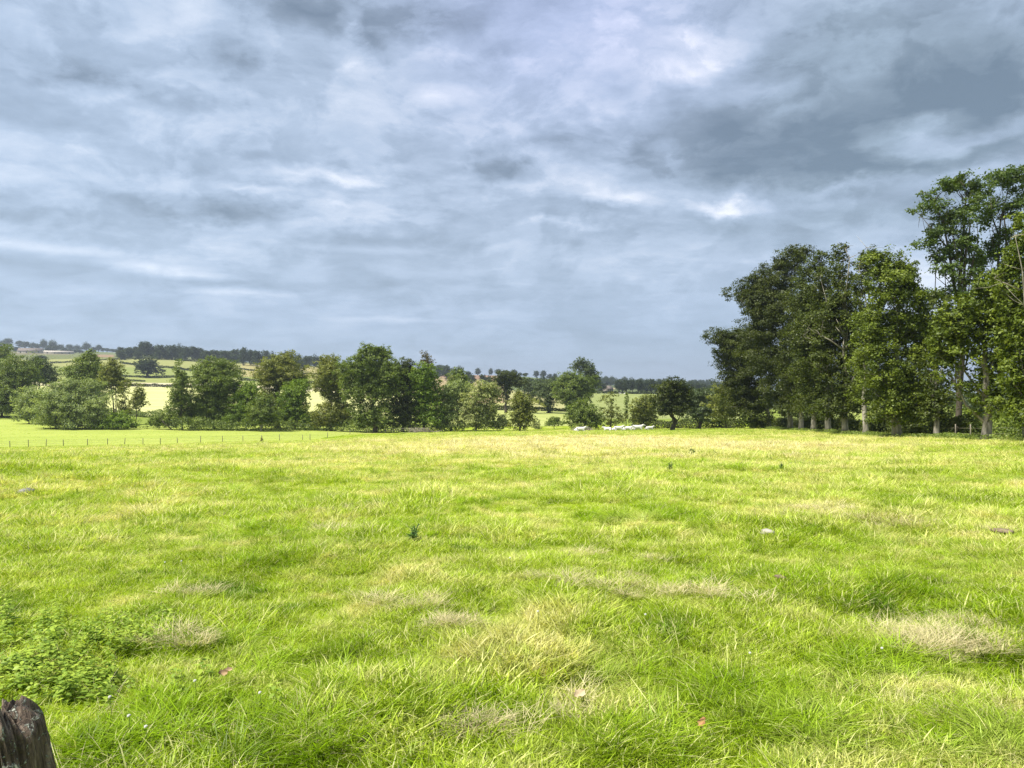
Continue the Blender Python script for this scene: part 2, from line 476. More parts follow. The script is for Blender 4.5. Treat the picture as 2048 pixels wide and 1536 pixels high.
def mat_grass(name, tint=(1, 1, 1), mixcol=None, mixf=0.0):
    m, nt = new_mat(name)
    col, p = pasture(nt)
    at = N(nt, 'ShaderNodeAttribute', attribute_name='v').outputs['Fac']
    oi = N(nt, 'ShaderNodeObjectInfo').outputs['Random']
    if mixcol: col = MIX(nt, mixf, col, mixcol)
    col = MIX(nt, 1.0, col, tint, 'MULTIPLY')
    # dry blades among the green
    dry = M(nt, 'GREATER_THAN', at, 0.86)
    col = MIX(nt, M(nt, 'MULTIPLY', dry, 0.75), col, (0.50, 0.46, 0.22))
    k = M(nt, 'ADD', M(nt, 'MULTIPLY', at, 0.75), M(nt, 'ADD', M(nt, 'MULTIPLY', oi, 0.55), 0.36))
    col = MIX(nt, 1.0, col, N(nt, 'ShaderNodeCombineColor', {0: k, 1: k, 2: k}).outputs[0], 'MULTIPLY')
    d = N(nt, 'ShaderNodeBsdfDiffuse', {'Color': col})
    t = N(nt, 'ShaderNodeBsdfTranslucent', {'Color': MIX(nt, 1.0, col, (1.15, 1.2, 0.6), 'MULTIPLY')})
    s = N(nt, 'ShaderNodeMixShader', {0: 0.4, 1: d.outputs[0], 2: t.outputs[0]})
    g = N(nt, 'ShaderNodeBsdfGlossy', {'Color': (1, 1, 1, 1), 'Roughness': 0.45})
    s = N(nt, 'ShaderNodeMixShader', {0: 0.012, 1: s.outputs[0], 2: g.outputs[0]})
    out(nt, s.outputs[0])
    return m


def mat_bark(name, c0, c1, scale=3.0, lichen=0.0):
    m, nt = new_mat(name)
    tc = N(nt, 'ShaderNodeTexCoord').outputs['Object']
    n = NOISE(nt, VM(nt, 'MULTIPLY', tc, (1, 1, 0.25)), scale, 6, 0.65)
    col = RAMP(nt, n, [(0.32, c0), (0.66, c1)])
    if lichen:
        l = NOISE(nt, tc, scale * 1.2, 5, 0.7, 0.5)
        col = MIX(nt, M(nt, 'MULTIPLY', M(nt, 'SUBTRACT', l, 1 - lichen), 12, clamp=True), col, (0.55, 0.57, 0.46))
    b = N(nt, 'ShaderNodeBump', {'Strength': 0.7, 'Distance': 0.04, 'Height': n})
    d = N(nt, 'ShaderNodeBsdfPrincipled', {'Base Color': col, 'Roughness': 0.95, 'Normal': b.outputs[0]})
    d.inputs['Specular IOR Level'].default_value = 0.15
    out(nt, d.outputs[0])
    return m


def mat_noise(name, c0, c1, scale=4.0, rough=0.9, lo=.35, hi=.65, coord='Object'):
    m, nt = new_mat(name)
    tc = N(nt, 'ShaderNodeTexCoord').outputs[coord]
    n = NOISE(nt, tc, scale, 5, 0.6)
    b = N(nt, 'ShaderNodeBump', {'Strength': 0.4, 'Distance': 0.02, 'Height': n})
    d = N(nt, 'ShaderNodeBsdfPrincipled', {'Base Color': RAMP(nt, n, [(lo, c0), (hi, c1)]), 'Roughness': rough, 'Normal': b.outputs[0]})
    d.inputs['Specular IOR Level'].default_value = 0.2
    out(nt, d.outputs[0])
    return m


MG = mat_ground()
L = dict(
    dark=leafy("leaves_dark", (0.056, 0.073, 0.010), var=.45),
    mid=leafy("leaves_mid", (0.138, 0.186, 0.032), var=.45),
    olive=leafy("leaves_olive", (0.175, 0.195, 0.036), var=.4),
    bright=leafy("leaves_bright", (0.150, 0.225, 0.022), var=.4),
    pale=leafy("leaves_pale", (0.30, 0.33, 0.12)),
    silver=leafy("leaves_silver", (0.250, 0.305, 0.100), var=.4),
    grey=leafy("leaves_grey", (0.090, 0.122, 0.045)),
    gold=leafy("leaves_gold", (0.105, 0.142, 0.014), var=.6, trans=.25),
    lime=leafy("leaves_lime", (0.060, 0.080, 0.010), var=.55, trans=.25),
    ash=leafy("leaves_ash", (0.080, 0.122, 0.022)),
    russet=leafy("leaves_russet", (0.11, 0.095, 0.03)),
    far=leafy("leaves_far", (0.050, 0.068, 0.030), gloss=0),
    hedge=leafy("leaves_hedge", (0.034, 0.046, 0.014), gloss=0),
    nettle=leafy("leaves_nettle", (0.25, 0.35, 0.045), var=.35),
    thistle=leafy("leaves_thistle", (0.10, 0.18, 0.05)),
    straw=leafy("dry_stalks", (0.52, 0.46, 0.25), var=.3, trans=.25, hue=0),
)
BARK = mat_bark("bark_brown", (0.035, 0.028, 0.020), (0.10, 0.085, 0.06))
BARKP = mat_bark("bark_pale", (0.13, 0.12, 0.09), (0.30, 0.28, 0.22))
BARKG = mat_bark("bark_grey", (0.09, 0.08, 0.06), (0.36, 0.33, 0.26))
DEADW = mat_bark("dead_wood", (0.16, 0.14, 0.10), (0.36, 0.32, 0.25))
POSTM = mat_bark("post_wood", (0.13, 0.115, 0.085), (0.28, 0.25, 0.19))


# ------------------------------------------------------------------ ground sheet
def field_colour(px, Y):
    """crop colours and painted avenue shade (r,g,b,weight) for ground outside the grazed pasture"""
    shp = px.shape
    c = np.zeros(shp + (4,))

    def put(mask, rgb, w=1.0):
        c[mask] = (*[q * 0.70 for q in rgb], w)
    fence = np.interp(px, [-400, 0, 320, 620, 770, 830], [120, 127, 133, 152, 192, 210])
    put((Y > fence) & (px < 830), (0.40, 0.47, 0.10))                       # mown field past the wire fence
    put((Y > 225) & (px < 1800), (0.24, 0.30, 0.06))
    put((Y > 300) & (px < 860), (0.60, 0.60, 0.25))                          # sunlit stubble
    put((Y > 560) & (px < 900), (0.60, 0.54, 0.33))
    put((Y > 620) & (px < 900), (0.31, 0.34, 0.105))
    put((Y > 705) & (px < 520), (0.27, 0.31, 0.095))
    put((Y > 840) & (px < 480), (0.32, 0.33, 0.12))
    put((Y > 760) & (px >= 480) & (px < 720), (0.38, 0.34, 0.14))
    put((Y > 1020) & (px < 700), (0.17, 0.19, 0.08))
    put((Y > 1300) & (px < 140), (0.20, 0.185, 0.10))
    put((Y > 1600) & (px < 700), (0.16, 0.19, 0.085))
    put((Y > 1100) & (px > 180) & (px < 230) & (Y < 1500), (0.30, 0.21, 0.13))
    put((Y > 300) & (px >= 860) & (px < 1010), (0.42, 0.42, 0.16))
    put((Y > 420) & (px >= 860) & (px < 1010), (0.40, 0.31, 0.17))
    put((Y > 1250) & (px >= 860) & (px < 1040), (0.30, 0.19, 0.12))
    put((Y > 225) & (Y < 335) & (px >= 980) & (px < 1180), (0.42, 0.46, 0.15))
    put((Y > 335) & (px >= 1010) & (px < 1130), (0.40, 0.39, 0.17))
    put((Y > 700) & (px >= 1010) & (px < 1180), (0.16, 0.20, 0.08))
    put((Y > 280) & (Y < 660) & (px >= 1130) & (px < 1480), (0.30, 0.34, 0.12))
    put((Y > 660) & (px >= 1130) & (px < 1700), (0.14, 0.17, 0.07))
    put((Y > 1050) & (Y < 1250) & (px >= 1190) & (px < 1232), (0.42, 0.33, 0.20))
    put((Y > 75) & (px >= 1560) & (Y > np.interp(px, [1500, 1800, 2400], [150, 84, 62])), (0.15, 0.18, 0.05))  # grass from the avenue line back, tree shade painted into its colour
    put((Y > 230) & (px >= 1700), (0.33, 0.38, 0.10))
    put((Y > 420) & (px >= 1480), (0.15, 0.18, 0.08))
    return c


def make_ground():
    front = np.linspace(-np.pi / 4, np.pi / 4, 521)
    back = np.linspace(np.pi / 4, 2 * np.pi - np.pi / 4, 80)[1:-1]
    a = np.concatenate([front, back])
    d = np.concatenate([np.exp(np.linspace(math.log(0.05), math.log(1.8), 22))[:-1], np.exp(np.linspace(math.log(1.8), math.log(7000), 640))])
    na, nd = len(a), len(d)
    A, D = np.meshgrid(a, d)
    aw = (A + np.pi) % (2 * np.pi) - np.pi
    R = np.where(np.abs(aw) <= np.pi / 4 + 1e-9, D / np.cos(np.clip(aw, -np.pi / 4, np.pi / 4)), D * math.sqrt(2))
    X, Yc = R * np.sin(aw), R * np.cos(aw)
    Z = ground(X, Yc)
    V = np.stack([X, Yc, Z], -1).reshape(-1, 3)
    i, j = np.meshgrid(np.arange(nd - 1), np.arange(na), indexing='ij')
    q = np.stack([i * na + j, i * na + (j + 1) % na, (i + 1) * na + (j + 1) % na, (i + 1) * na + j], -1).reshape(-1, 4)[:, ::-1]
    jj = np.arange(na)
    V = np.vstack([V, [0, 0, 0]])
    tri = np.stack([jj, np.full(na, len(V) - 1), (jj + 1) % na], -1)[:, ::-1]
    t, dd = td(V[:, 0], V[:, 1])
    fc = field_colour(t * F + CX, dd)
    me = mesh_from("ground", V, [q, tri], {'field': fc})
    o = add("ground", me, MG)
    tag(o, kind='structure')


make_ground()


# ------------------------------------------------------------------ grass (uncountable: instanced tufts)
def blades(n, radius, hmin, hmax, w, lean, seed, droop=0.5, clump=1.0):
    r = np.random.default_rng(seed)
    ang = r.uniform(0, 2 * np.pi, n)
    rad = radius * np.sqrt(r.uniform(0, 1, n)) * clump
    base = np.stack([rad * np.cos(ang), rad * np.sin(ang), np.full(n, -0.01)], -1)
    h = r.uniform(hmin, hmax, n) * (0.6 + 0.4 * r.uniform(0, 1, n))
    la = ang + r.normal(0, 1.0, n)
    le = np.abs(r.normal(lean, lean * 0.5, n))
    dirn = np.stack([np.cos(la), np.sin(la), np.zeros(n)], -1)
    fa = la + np.pi / 2 + r.normal(0, 0.5, n)
    side = np.stack([np.cos(fa), np.sin(fa), np.zeros(n)], -1)
    V, S = [], [0, .35, .7, 1.0]
    wd = [1.0, .95, .65, .0]
    for s, ww in zip(S, wd):
        out_ = h * le * (s + droop * s * s)
        up = h * (s - 0.30 * droop * le * s * s * s)
        c = base + dirn * out_[:, None] + np.array([0, 0, 1.0]) * up[:, None]
        hw = (w * ww * r.uniform(.7, 1.2, n))[:, None] * side
        if ww > 0: V += [c - hw, c + hw]
        else: V += [c]
    V = np.stack(V, 1)                      # n,7,3
    i = np.arange(n)[:, None] * 7
    q = np.concatenate([i + np.array([[0, 1, 3, 2]]), i + np.array([[2, 3, 5, 4]])])
    t = i + np.array([[4, 5, 6]])
    v = np.repeat(r.uniform(0, 1, n), 7)
    return V.reshape(-1, 3), q, t, v


def proto_coll(name, meshes, mat):
    c = bpy.data.collections.new(name)
    for k_, me in enumerate(meshes):
        me.materials.append(mat)
        c.objects.link(bpy.data.objects.new("tuft", me))
    return c


def scatter(name, pts, coll, idx, scl, rot, tilt, kind_label=None):
    """stuff: one object whose points carry instanced tufts"""
    me = bpy.data.meshes.new(name)
    me.vertices.add(len(pts))
    me.vertices.foreach_set('co', np.asarray(pts, np.float32).ravel())
    for nme, typ, arr in (('pick', 'INT', idx), ('scl', 'FLOAT', scl), ('rotz', 'FLOAT', rot), ('tilt', 'FLOAT', tilt)):
        at = me.attributes.new(nme, typ, 'POINT')
        at.data.foreach_set('value', np.asarray(arr, np.int32 if typ == 'INT' else np.float32))
    o = add(name, me)
    ng = bpy.data.node_groups.new(name + "_spread", 'GeometryNodeTree')
    ng.interface.new_socket('Geometry', in_out='INPUT', socket_type='NodeSocketGeometry')
    ng.interface.new_socket('Geometry', in_out='OUTPUT', socket_type='NodeSocketGeometry')
    gi, go = ng.nodes.new('NodeGroupInput'), ng.nodes.new('NodeGroupOutput')
    ci = ng.nodes.new('GeometryNodeCollectionInfo')
    ci.inputs['Collection'].default_value = coll
    ci.inputs['Separate Children'].default_value = True
    ci.inputs['Reset Children'].default_value = True

    def attr(n, typ):
        a = ng.nodes.new('GeometryNodeInputNamedAttribute')
        a.data_type = typ
        a.inputs['Name'].default_value = n
        return a.outputs['Attribute']
    cx = ng.nodes.new('ShaderNodeCombineXYZ')
    ng.links.new(attr('tilt', 'FLOAT'), cx.inputs[0])
    ng.links.new(attr('rotz', 'FLOAT'), cx.inputs[2])
    ip = ng.nodes.new('GeometryNodeInstanceOnPoints')
    ng.links.new(gi.outputs[0], ip.inputs['Points'])
    ng.links.new(ci.outputs[0], ip.inputs['Instance'])
    ip.inputs['Pick Instance'].default_value = True
    ng.links.new(attr('pick', 'INT'), ip.inputs['Instance Index'])
    ng.links.new(cx.outputs[0], ip.inputs['Rotation'])
    ng.links.new(attr('scl', 'FLOAT'), ip.inputs['Scale'])
    ng.links.new(ip.outputs[0], go.inputs[0])
    md = o.modifiers.new("spread", 'NODES')
    md.node_group = ng
    tag(o, kind='stuff')
    return o


def wedge(n, y0, y1, power, side=0.76, margin=2.5):
    """n random places in the field seen by the camera; number per square metre falls as Y**-power"""
    e = 2 - power
    u = rng.uniform(0, 1, n)
    Y = (y0 ** e + u * (y1 ** e - y0 ** e)) ** (1 / e)
    X = rng.uniform(-1, 1, n) * (side * Y + margin)
    return X, Y


def in_pasture(X, Y):
    px = X / Y * F + CX
    fence = np.interp(px, [-400, 0, 320, 620, 770, 830, 1000, 1300, 1500, 1800, 2400], [119, 126, 132, 151, 190, 205, 200, 205, 150, 90, 64])
    return Y < fence


def make_grass():
    turf = [mesh_from("turf", *(lambda b: (b[0], [b[1], b[2]], {'v': b[3]}))(blades(75, 0.16, 0.035, 0.10, 0.0031, 0.80, 100 + i))) for i in range(8)]
    cg = proto_coll("turf_tufts", turf, mat_grass("grass_blades"))
    X, Y = wedge(17000, 2.0, 8.0, 0.0)
    X2, Y2 = wedge(110000, 8.0, 235.0, 1.42)
    X, Y = np.concatenate([X, X2]), np.concatenate([Y, Y2])
    # round the place where the viewer stands
    a, r = rng.uniform(0, 2 * np.pi, 900), 4.0 * np.sqrt(rng.uniform(0.03, 1, 900))
    keep = (r * np.cos(a)) < 2.0
    X, Y = np.concatenate([X, (r * np.sin(a))[keep]]), np.concatenate([Y, (r * np.cos(a))[keep]])
    ok = in_pasture(X, np.maximum(Y, 1))
    ok |= (Y > 118) & (X / np.maximum(Y, 1) * F + CX < 800) & (rng.uniform(0, 1, len(X)) < .35)
    X, Y = X[ok], Y[ok]
    hgt = 0.56 + 0.85 * vnoise(X, Y, 0.8, 21) * vnoise(X, Y, 2.3, 22) * 2
    scl = hgt * np.clip((np.hypot(X, Y) / 9.0) ** 0.5, 1.0, 2.4) * np.clip(.66 + Y / 26, .7, 1.0) * np.where((Y > 112) & (X / np.maximum(Y, 1) * F + CX < 800), .42, 1.0) * rng.uniform(.8, 1.25, len(X))
    pts = np.stack([X, Y, ground(X, Y)], -1)
    o = scatter("grass", pts, cg, rng.integers(0, 8, len(X)), scl, rng.uniform(0, 6.28, len(X)), rng.normal(0, .12, len(X)))

    # tussocks: long dark green arching grass
    tus = [mesh_from("tussock", *(lambda b: (b[0], [b[1], b[2]], {'v': b[3] * .92}))(blades(120, 0.14, 0.08, 0.18, 0.0034, 0.9, 200 + i, droop=1.0))) for i in range(6)]
    ct = proto_coll("tussock_tufts", tus, mat_grass("tussock_blades", mixcol=(0.19, 0.32, 0.004), mixf=.6))
    pts = []
    for px, py, n, rad in [(640, 1335, 26, .38), (1470, 1405, 40, .42), (1560, 1450, 24, .3), (545, 1075, 30, .9), (640, 1128, 26, .7), (1200, 975, 24, 1.2), (1290, 1032, 26, .8),
                           (1750, 1165, 30, .7), (1640, 1180, 22, .5), (560, 1500, 30, .3), (900, 1445, 22, .3), (180, 1010, 14, 1.3), (150, 1000, 14, 1.0), (950, 1005, 16, 1.0),
                           (1780, 1010, 20, 1.4), (1400, 910, 22, 2.2), (1340, 938, 14, 1.0), (1560, 940, 14, 1.2), (1950, 1120, 22, .8), (1080, 910, 16, 2.0), (640, 1000, 16, 1.0),
                           (850, 1060, 18, .8), (700, 950, 16, 1.6), (320, 1050, 18, .9), (470, 985, 18, 1.2), (1650, 1090, 18, .8), (1880, 1090, 20, .8), (1700, 930, 18, 1.8), (1900, 960, 16, 1.4),
                           (380, 1420, 18, .25), (480, 1300, 18, .4), (1180, 1330, 20, .35), (1300, 1500, 22, .25), (760, 1390, 18, .3), (2000, 1230, 22, .5), (1750, 1330, 20, .35), (1980, 1490, 26, .3), (250, 1480, 14, .2)]:
        c = at_pixel(px, py)
        for _ in range(n):
            pts.append((c[0] + rng.normal(0, rad * .55), c[1] + rng.normal(0, rad * .5)))
    X, Y = wedge(2200, 3.0, 150.0, 1.35)
    m = (vnoise(X, Y, .22, 41) * .6 + vnoise(X, Y, .9, 42) * .4 > .52) & in_pasture(X, Y)
    pts = np.array(pts + list(zip(X[m], Y[m])))
    X, Y = pts[:, 0], pts[:, 1]
    scl = rng.uniform(.6, 1.05, len(X)) * np.clip((np.hypot(X, Y) / 9) ** 0.4, .8, 1.6)
    scatter("tussock_grass", np.stack([X, Y, ground(X, Y)], -1), ct, rng.integers(0, 6, len(X)), scl, rng.uniform(0, 6.28, len(X)), rng.normal(0, .2, len(X)))

    # dry stalks, standing and lying
    st = [mesh_from("stalks", *(lambda b: (b[0], [b[1], b[2]], {'v': b[3]}))(blades(26, 0.12, 0.07, 0.20, 0.0016, 0.8, 300 + i, droop=.8))) for i in range(4)]
    ma = [mesh_from("mat", *(lambda b: (b[0], [b[1], b[2]], {'v': b[3]}))(blades(90, 0.20, 0.07, 0.13, 0.0022, 1.9, 320 + i, droop=.2))) for i in range(4)]
    cs = proto_coll("dry_stalks", st + ma, L['straw'])
    P_, I_, S_ = [], [], []
    for px, py, n, rad, lying in [(1870, 1300, 16, .26, 1), (1965, 1305, 14, .22, 1), (1900, 1268, 8, .22, 1), (905, 1260, 9, .12, 1), (1190, 1168, 12, .3, 1), (1420, 1197, 6, .15, 1), (1295, 1198, 6, .2, 1), (825, 1220, 4, .1, 1),
                                  (770, 1212, 4, .1, 1), (1610, 1020, 7, .25, 1), (1760, 1045, 16, .45, 1), (1850, 1052, 8, .4, 1), (1005, 1335, 12, .32, 0), (1060, 1310, 8, .25, 0), (960, 1360, 6, .25, 0), (330, 1290, 4, .12, 1), (405, 1300, 4, .08, 1),
                                  (375, 1198, 4, .12, 1), (1960, 1450, 26, .35, 0), (1900, 1400, 14, .3, 0), (700, 1500, 10, .12, 0), (620, 1440, 10, .15, 0), (1150, 1450, 8, .1, 0), (960, 1470, 8, .08, 1), (1160, 1440, 4, .06, 1),
                                  (1150, 1160, 10, .4, 0), (260, 1000, 16, 1.2, 0), (340, 1000, 14, 1.0, 0), (130, 1025, 12, .8, 0), (480, 960, 16, 1.5, 0), (850, 1180, 8, .4, 0), (1700, 1270, 12, .4, 0), (2020, 1180, 10, .4, 0),
                                  (2005, 1070, 6, .3, 1), (700, 1066, 4, .3, 1), (1220, 1118, 5, .3, 1), (60, 985, 5, .5, 1), (1400, 1040, 8, .5, 0), (740, 1022, 5, .4, 1), (450, 1470, 8, .1, 0), (830, 1300, 8, .2, 0)]:
        c = at_pixel(px, py)
        for _ in range(int(n * (1.0 if lying else 1))):
            x, y = c[0] + rng.normal(0, rad * .75), c[1] + rng.normal(0, rad * .55)
            P_.append((x, y, float(ground(x, y)) + (0.05 if lying else 0)))
            I_.append(rng.integers(4, 8) if lying else rng.integers(0, 4))
            S_.append(rng.uniform(.4, .85) * max(.8, (y / 9) ** .4))
    X, Y = wedge(3600, 2.2, 170.0, 1.4)
    ok = in_pasture(X, Y) & (vnoise(X, Y, .35, 51) + .25 * rng.uniform(0, 1, len(X)) > .5)
    for x, y in zip(X[ok], Y[ok]):
        P_.append((x, y, float(ground(x, y))))
        I_.append(rng.integers(0, 4))
        S_.append(rng.uniform(.5, .95) * np.clip((y / 9) ** .45, .8, 1.8))
    n = len(P_)
    # bent stalks in the straw-coloured band further up the field
    scatter("dry_grass", np.array(P_), cs, np.array(I_), np.array(S_), rng.uniform(0, 6.28, n), rng.normal(0, .15, n))


make_grass()


# ------------------------------------------------------------------ nettles (bottom left), ground cover
def make_nettles():
    def plant(seed):
        r = np.random.default_rng(seed)
        V, Q, vv = [], [], []
        n = 0
        h = r.uniform(.16, .34)
        mb = []
        for lv in range(6):
            z = h * (0.35 + .65 * lv / 5)
            s = 0.078 * (1 - 0.09 * lv) * r.uniform(.8, 1.1)
            for kk in range(2 if lv < 5 else 3):
                a = lv * np.pi / 2 + kk * (np.pi if lv < 5 else 2.1) + r.normal(0, .25)
                d = np.array([math.cos(a), math.sin(a), 0]); w = np.array([-d[1], d[0], 0]); u = np.array([0, 0, 1.0])
                dr = r.uniform(-.1, .55)
                pts = [np.zeros(3), d * .30 * s + w * .30 * s + u * .02 * s, d * .62 * s - u * dr * .25 * s + u * .08 * s * 0, d * .30 * s - w * .30 * s + u * .02 * s,
                       d * .66 * s + w * .26 * s - u * dr * .2 * s, d * 1.05 * s - u * dr * s * .7, d * .66 * s - w * .26 * s - u * dr * .2 * s]
                base = np.array([0, 0, z]) + d * .012
                V += [base + p for p in pts]
                Q += [[n, n + 3, n + 2, n + 1], [n + 1, n + 2, n + 5, n + 4], [n + 2, n + 3, n + 6, n + 5]]
                vv += [r.uniform(0, 1)] * 7
                n += 7
        for k_ in range(2):   # stem as a thin crossed strip
            d = np.array([.0022 if k_ else 0, 0 if k_ else .0022, 0])
            V += [-d, d, d * .4 + [0, 0, h * .98], -d * .4 + [0, 0, h * .98]]
            Q += [[n, n + 1, n + 2, n + 3]]
            vv += [.3] * 4
            n += 4
        return mesh_from("nettle", np.array(V), [np.array(Q)], {'v': np.array(vv)}, smooth=False)
    c = proto_coll("nettle_plants", [plant(600 + i) for i in range(7)], L['nettle'])
    pts = []
    for px, py, n, rx, ry in [(60, 1290, 60, .55, .5), (150, 1330, 90, .5, .32), (240, 1310, 45, .35, .3), (280, 1350, 35, .25, .18), (40, 1370, 25, .35, .2), (170, 1365, 30, .35, .15), (30, 1240, 30, .6, .45), (200, 1275, 25, .35, .3), (110, 1255, 25, .5, .4), (-60, 1300, 60, .5, .7)]:
        g = at_pixel(px, py + 22)
        for _ in range(n):
            pts.append((g[0] + rng.normal(0, rx * .75), g[1] + rng.normal(0, ry * .75)))
    pts = np.array(pts)
    pts = pts[vnoise(pts[:, 0], pts[:, 1], 2.6, 81) > .34]
    X, Y = pts[:, 0], pts[:, 1]
    n = len(X)
    scatter("nettles", np.stack([X, Y, ground(X, Y) - .02], -1), c, rng.integers(0, 7, n), rng.uniform(.4, .78, n), rng.uniform(0, 6.28, n), rng.normal(0, .25, n))


make_nettles()


# ------------------------------------------------------------------ trees
def sprays(lobes, leaf, dens, r, fill=0.22, flat=0.65, cr=None, leafk=1.0, holes=.30):
    """leaf sprays spread through a crown made of lobes: (centre(3), radii(3)). returns verts, quads, per-vertex v, clump centres"""
    V, vv, CC = [], [], []
    for C, R in lobes:
        a, b, c = R
        area = 4 * np.pi * (((a * b) ** 1.6 + (a * c) ** 1.6 + (b * c) ** 1.6) / 3) ** (1 / 1.6)
        rc = cr or float(np.clip(0.20 * (a + b + c) / 3 + .18, 0.30, 1.25))
        n = max(6, int(dens * 1.25 * area / (np.pi * rc * rc)))
        u = r.normal(size=(n, 3))
        u /= np.linalg.norm(u, axis=1)[:, None]
        u[:, 2] = np.where(u[:, 2] < -.85, -u[:, 2] * .6, u[:, 2])
        rad = np.where(r.uniform(size=n) < fill, r.uniform(.2, .7, n), r.uniform(.66, 1.14, n))
        rad = np.where(r.uniform(size=n) < .07, r.uniform(1.12, 1.42, n), rad)
        cc = C + u * rad[:, None] * np.array(R)
        hole = vnoise(cc[:, 0] + 31, cc[:, 2] * 1.3 + cc[:, 1], .75 / rc, 61)
        ok = hole > holes
        if ok.sum() > 4: cc, u, n = cc[ok], u[ok], int(ok.sum())
        k_ = max(6, int(leafk * 7.5 * rc * rc / (leaf * leaf)))
        cs = rc * r.uniform(.55, 1.25, n)
        cv = r.uniform(0, 1, n)
        off = r.normal(size=(n, k_, 3)) * 0.55
        off[:, :, 2] *= flat
        off *= 1.0
        p = cc[:, None, :] + off * cs[:, None, None]
        nrm = u[:, None, :] * .55 + np.array([0, 0, .55]) + r.normal(size=(n, k_, 3)) * .55
        nrm /= np.linalg.norm(nrm, axis=2)[:, :, None]
        p, nrm = p.reshape(-1, 3), nrm.reshape(-1, 3)
        t1 = np.cross(nrm, r.normal(size=p.shape))
        t1 /= np.linalg.norm(t1, axis=1)[:, None] + 1e-9
        t2 = np.cross(nrm, t1)
        s = (leaf * r.uniform(.55, 1.25, len(p)))[:, None]
        q = np.stack([p - t1 * s * .55, p + t2 * s * .36 - nrm * s * .06, p + t1 * s * .62 + nrm * s * .1 * r.normal(size=(len(p), 1)), p - t2 * s * .36 - nrm * s * .06], 1)
        V.append(q.reshape(-1, 3))
        lv = np.clip(np.repeat(cv, k_) * .6 + r.uniform(0, 1, len(p)) * .4, 0, 1)
        vv.append(np.repeat(lv, 4))
        CC.append(cc)
    V = np.concatenate(V)
    q = np.arange(len(V)).reshape(-1, 4)
    return V, q, np.concatenate(vv), CC


def limbs(mb, base, tips, H, r0, r, flare=1.5, lean=(0, 0), split=0.3, twig=None, seg=7, top=None):
    """trunk from base (origin of the tree) and a limb to each lobe centre, with twigs to some sprays"""
    tz = max(t[2] for t in tips)
    if top is None: top = np.array([np.mean([t[0] for t in tips]) * .5 + lean[0], np.mean([t[1] for t in tips]) * .5 + lean[1], tz * .82])
    k_ = 9
    s = np.linspace(0, 1, k_)
    wob = r.normal(size=(k_, 3)) * r0 * .5
    wob[0] = 0; wob[:, 2] = 0
    tr = np.outer(s, top) + wob + np.array([0, 0, 0])
    tr[0, 2] = -.25
    rad = r0 * (1 - .80 * s)
    rad[0] *= flare; rad[1] *= 1 + (flare - 1) * .18
    tr[1] = top * .05 + wob[1] * .3
    mb.tube(tr, rad, seg + 3, rough=.06)
    for i, t in enumerate(tips):
        h = np.clip(t[2] / max(top[2], .1) - .28 - .2 * r.uniform(), split * .6, .92)
        p0 = np.array([np.interp(h, s, tr[:, j]) for j in range(3)])
        rr = np.interp(h, s, rad) * .40
        e = t * 1.0
        mid = p0 * .5 + e * .5 + np.array([0, 0, -.08 * np.linalg.norm(e - p0)]) + r.normal(size=3) * .06 * np.linalg.norm(e - p0)
        q3 = p0 * .22 + e * .78 + r.normal(size=3) * .04 * np.linalg.norm(e - p0)
        mb.tube([p0, mid, q3, e], [rr, rr * .65, rr * .4, rr * .15], seg, cap=False, rough=.04)
        if twig is not None:
            cc = twig[i]
            for c in cc[r.permutation(len(cc))[:max(3, len(cc) // 5)]]:
                st = mid * .5 + e * .5 if r.uniform() < .5 else q3
                mm = st * .5 + c * .5 + r.normal(size=3) * .1 * np.linalg.norm(c - st)
                mb.tube([st, mm, c], [rr * .3, rr * .18, rr * .05], 4, cap=False)


def tree(name, label, base_px, Y, lobes, mat, cat='tree', group=None, leaf=.34, dens=1.0, r0=None, bark=BARK, flare=1.5, seed=None, depth=.8,
         extra=None, fill=.22, low=False, leafk=1.0, airy=False, top=None, cr=None, holes=.30):
    """lobes: (px, py, rx, ry[, dY]) as seen from the gate at distance Y; built at real size round the trunk"""
    r = np.random.default_rng(seed if seed is not None else abs(hash_(label)) % 100000)
    b = on_ground(base_px, Y)
    s = Y / F
    LL, tips = [], []
    wid = np.mean([l[2] for l in lobes]) * s
    for l in lobes:
        dY = l[4] if len(l) > 4 else r.uniform(-.55, .55) * wid
        C = P(l[0], l[1], Y) - b + np.array([0, dY, 0])
        a, c = l[2] * s * 1.13, l[3] * s * 1.15
        if group == G_ST: a, c = a * 1.13, c * 1.06
        LL.append((C, (a, depth * (a * .65 + c * .35), c)))
        tips.append(C)
    nl = len(LL)
    if not airy:
        cs = np.array([c for c, _ in LL])
        done = set()
        for i in range(nl):
            for j in np.argsort(np.linalg.norm((cs - cs[i]) * [1, .4, 1], axis=1))[1:4]:
                key = (min(i, j), max(i, j))
                if key in done: continue
                done.add(key)
                ri, rj = np.array(LL[i][1]), np.array(LL[j][1])
                if np.linalg.norm((cs[j] - cs[i]) * [1, 0, 1]) > 2.3 * max(ri[0], rj[0], ri[2], rj[2]): continue
                LL.append(((cs[i] + cs[j]) / 2, tuple((ri + rj) / 2 * .80)))
    V, q, vv, CC = sprays(LL, leaf, dens, r, fill=fill, leafk=leafk, cr=cr, holes=holes)
    CC = CC[:nl]
    keepz = V[:, 2].reshape(-1, 4).min(1) > -.1
    root = empty(name, b)
    tag(root, label, cat, group)
    keep = np.repeat(keepz, 4)
    V, vv = V[keep], vv[keep]
    me = mesh_from("crown", V, [np.arange(len(V)).reshape(-1, 4)], {'v': vv}, smooth=False)
    add("crown", me, mat, root)
    H = max(t[2] for t in tips)
    mb = MB()
    if group == G_AV: r0 *= .68
    limbs(mb, b, tips, H, r0 or max(.12, H * .022), r, flare=flare, twig=CC, top=top)
    if extra: extra(mb, r, b)
    me = mb.mesh("trunk")
    add("trunk", me, bark, root)
    return root


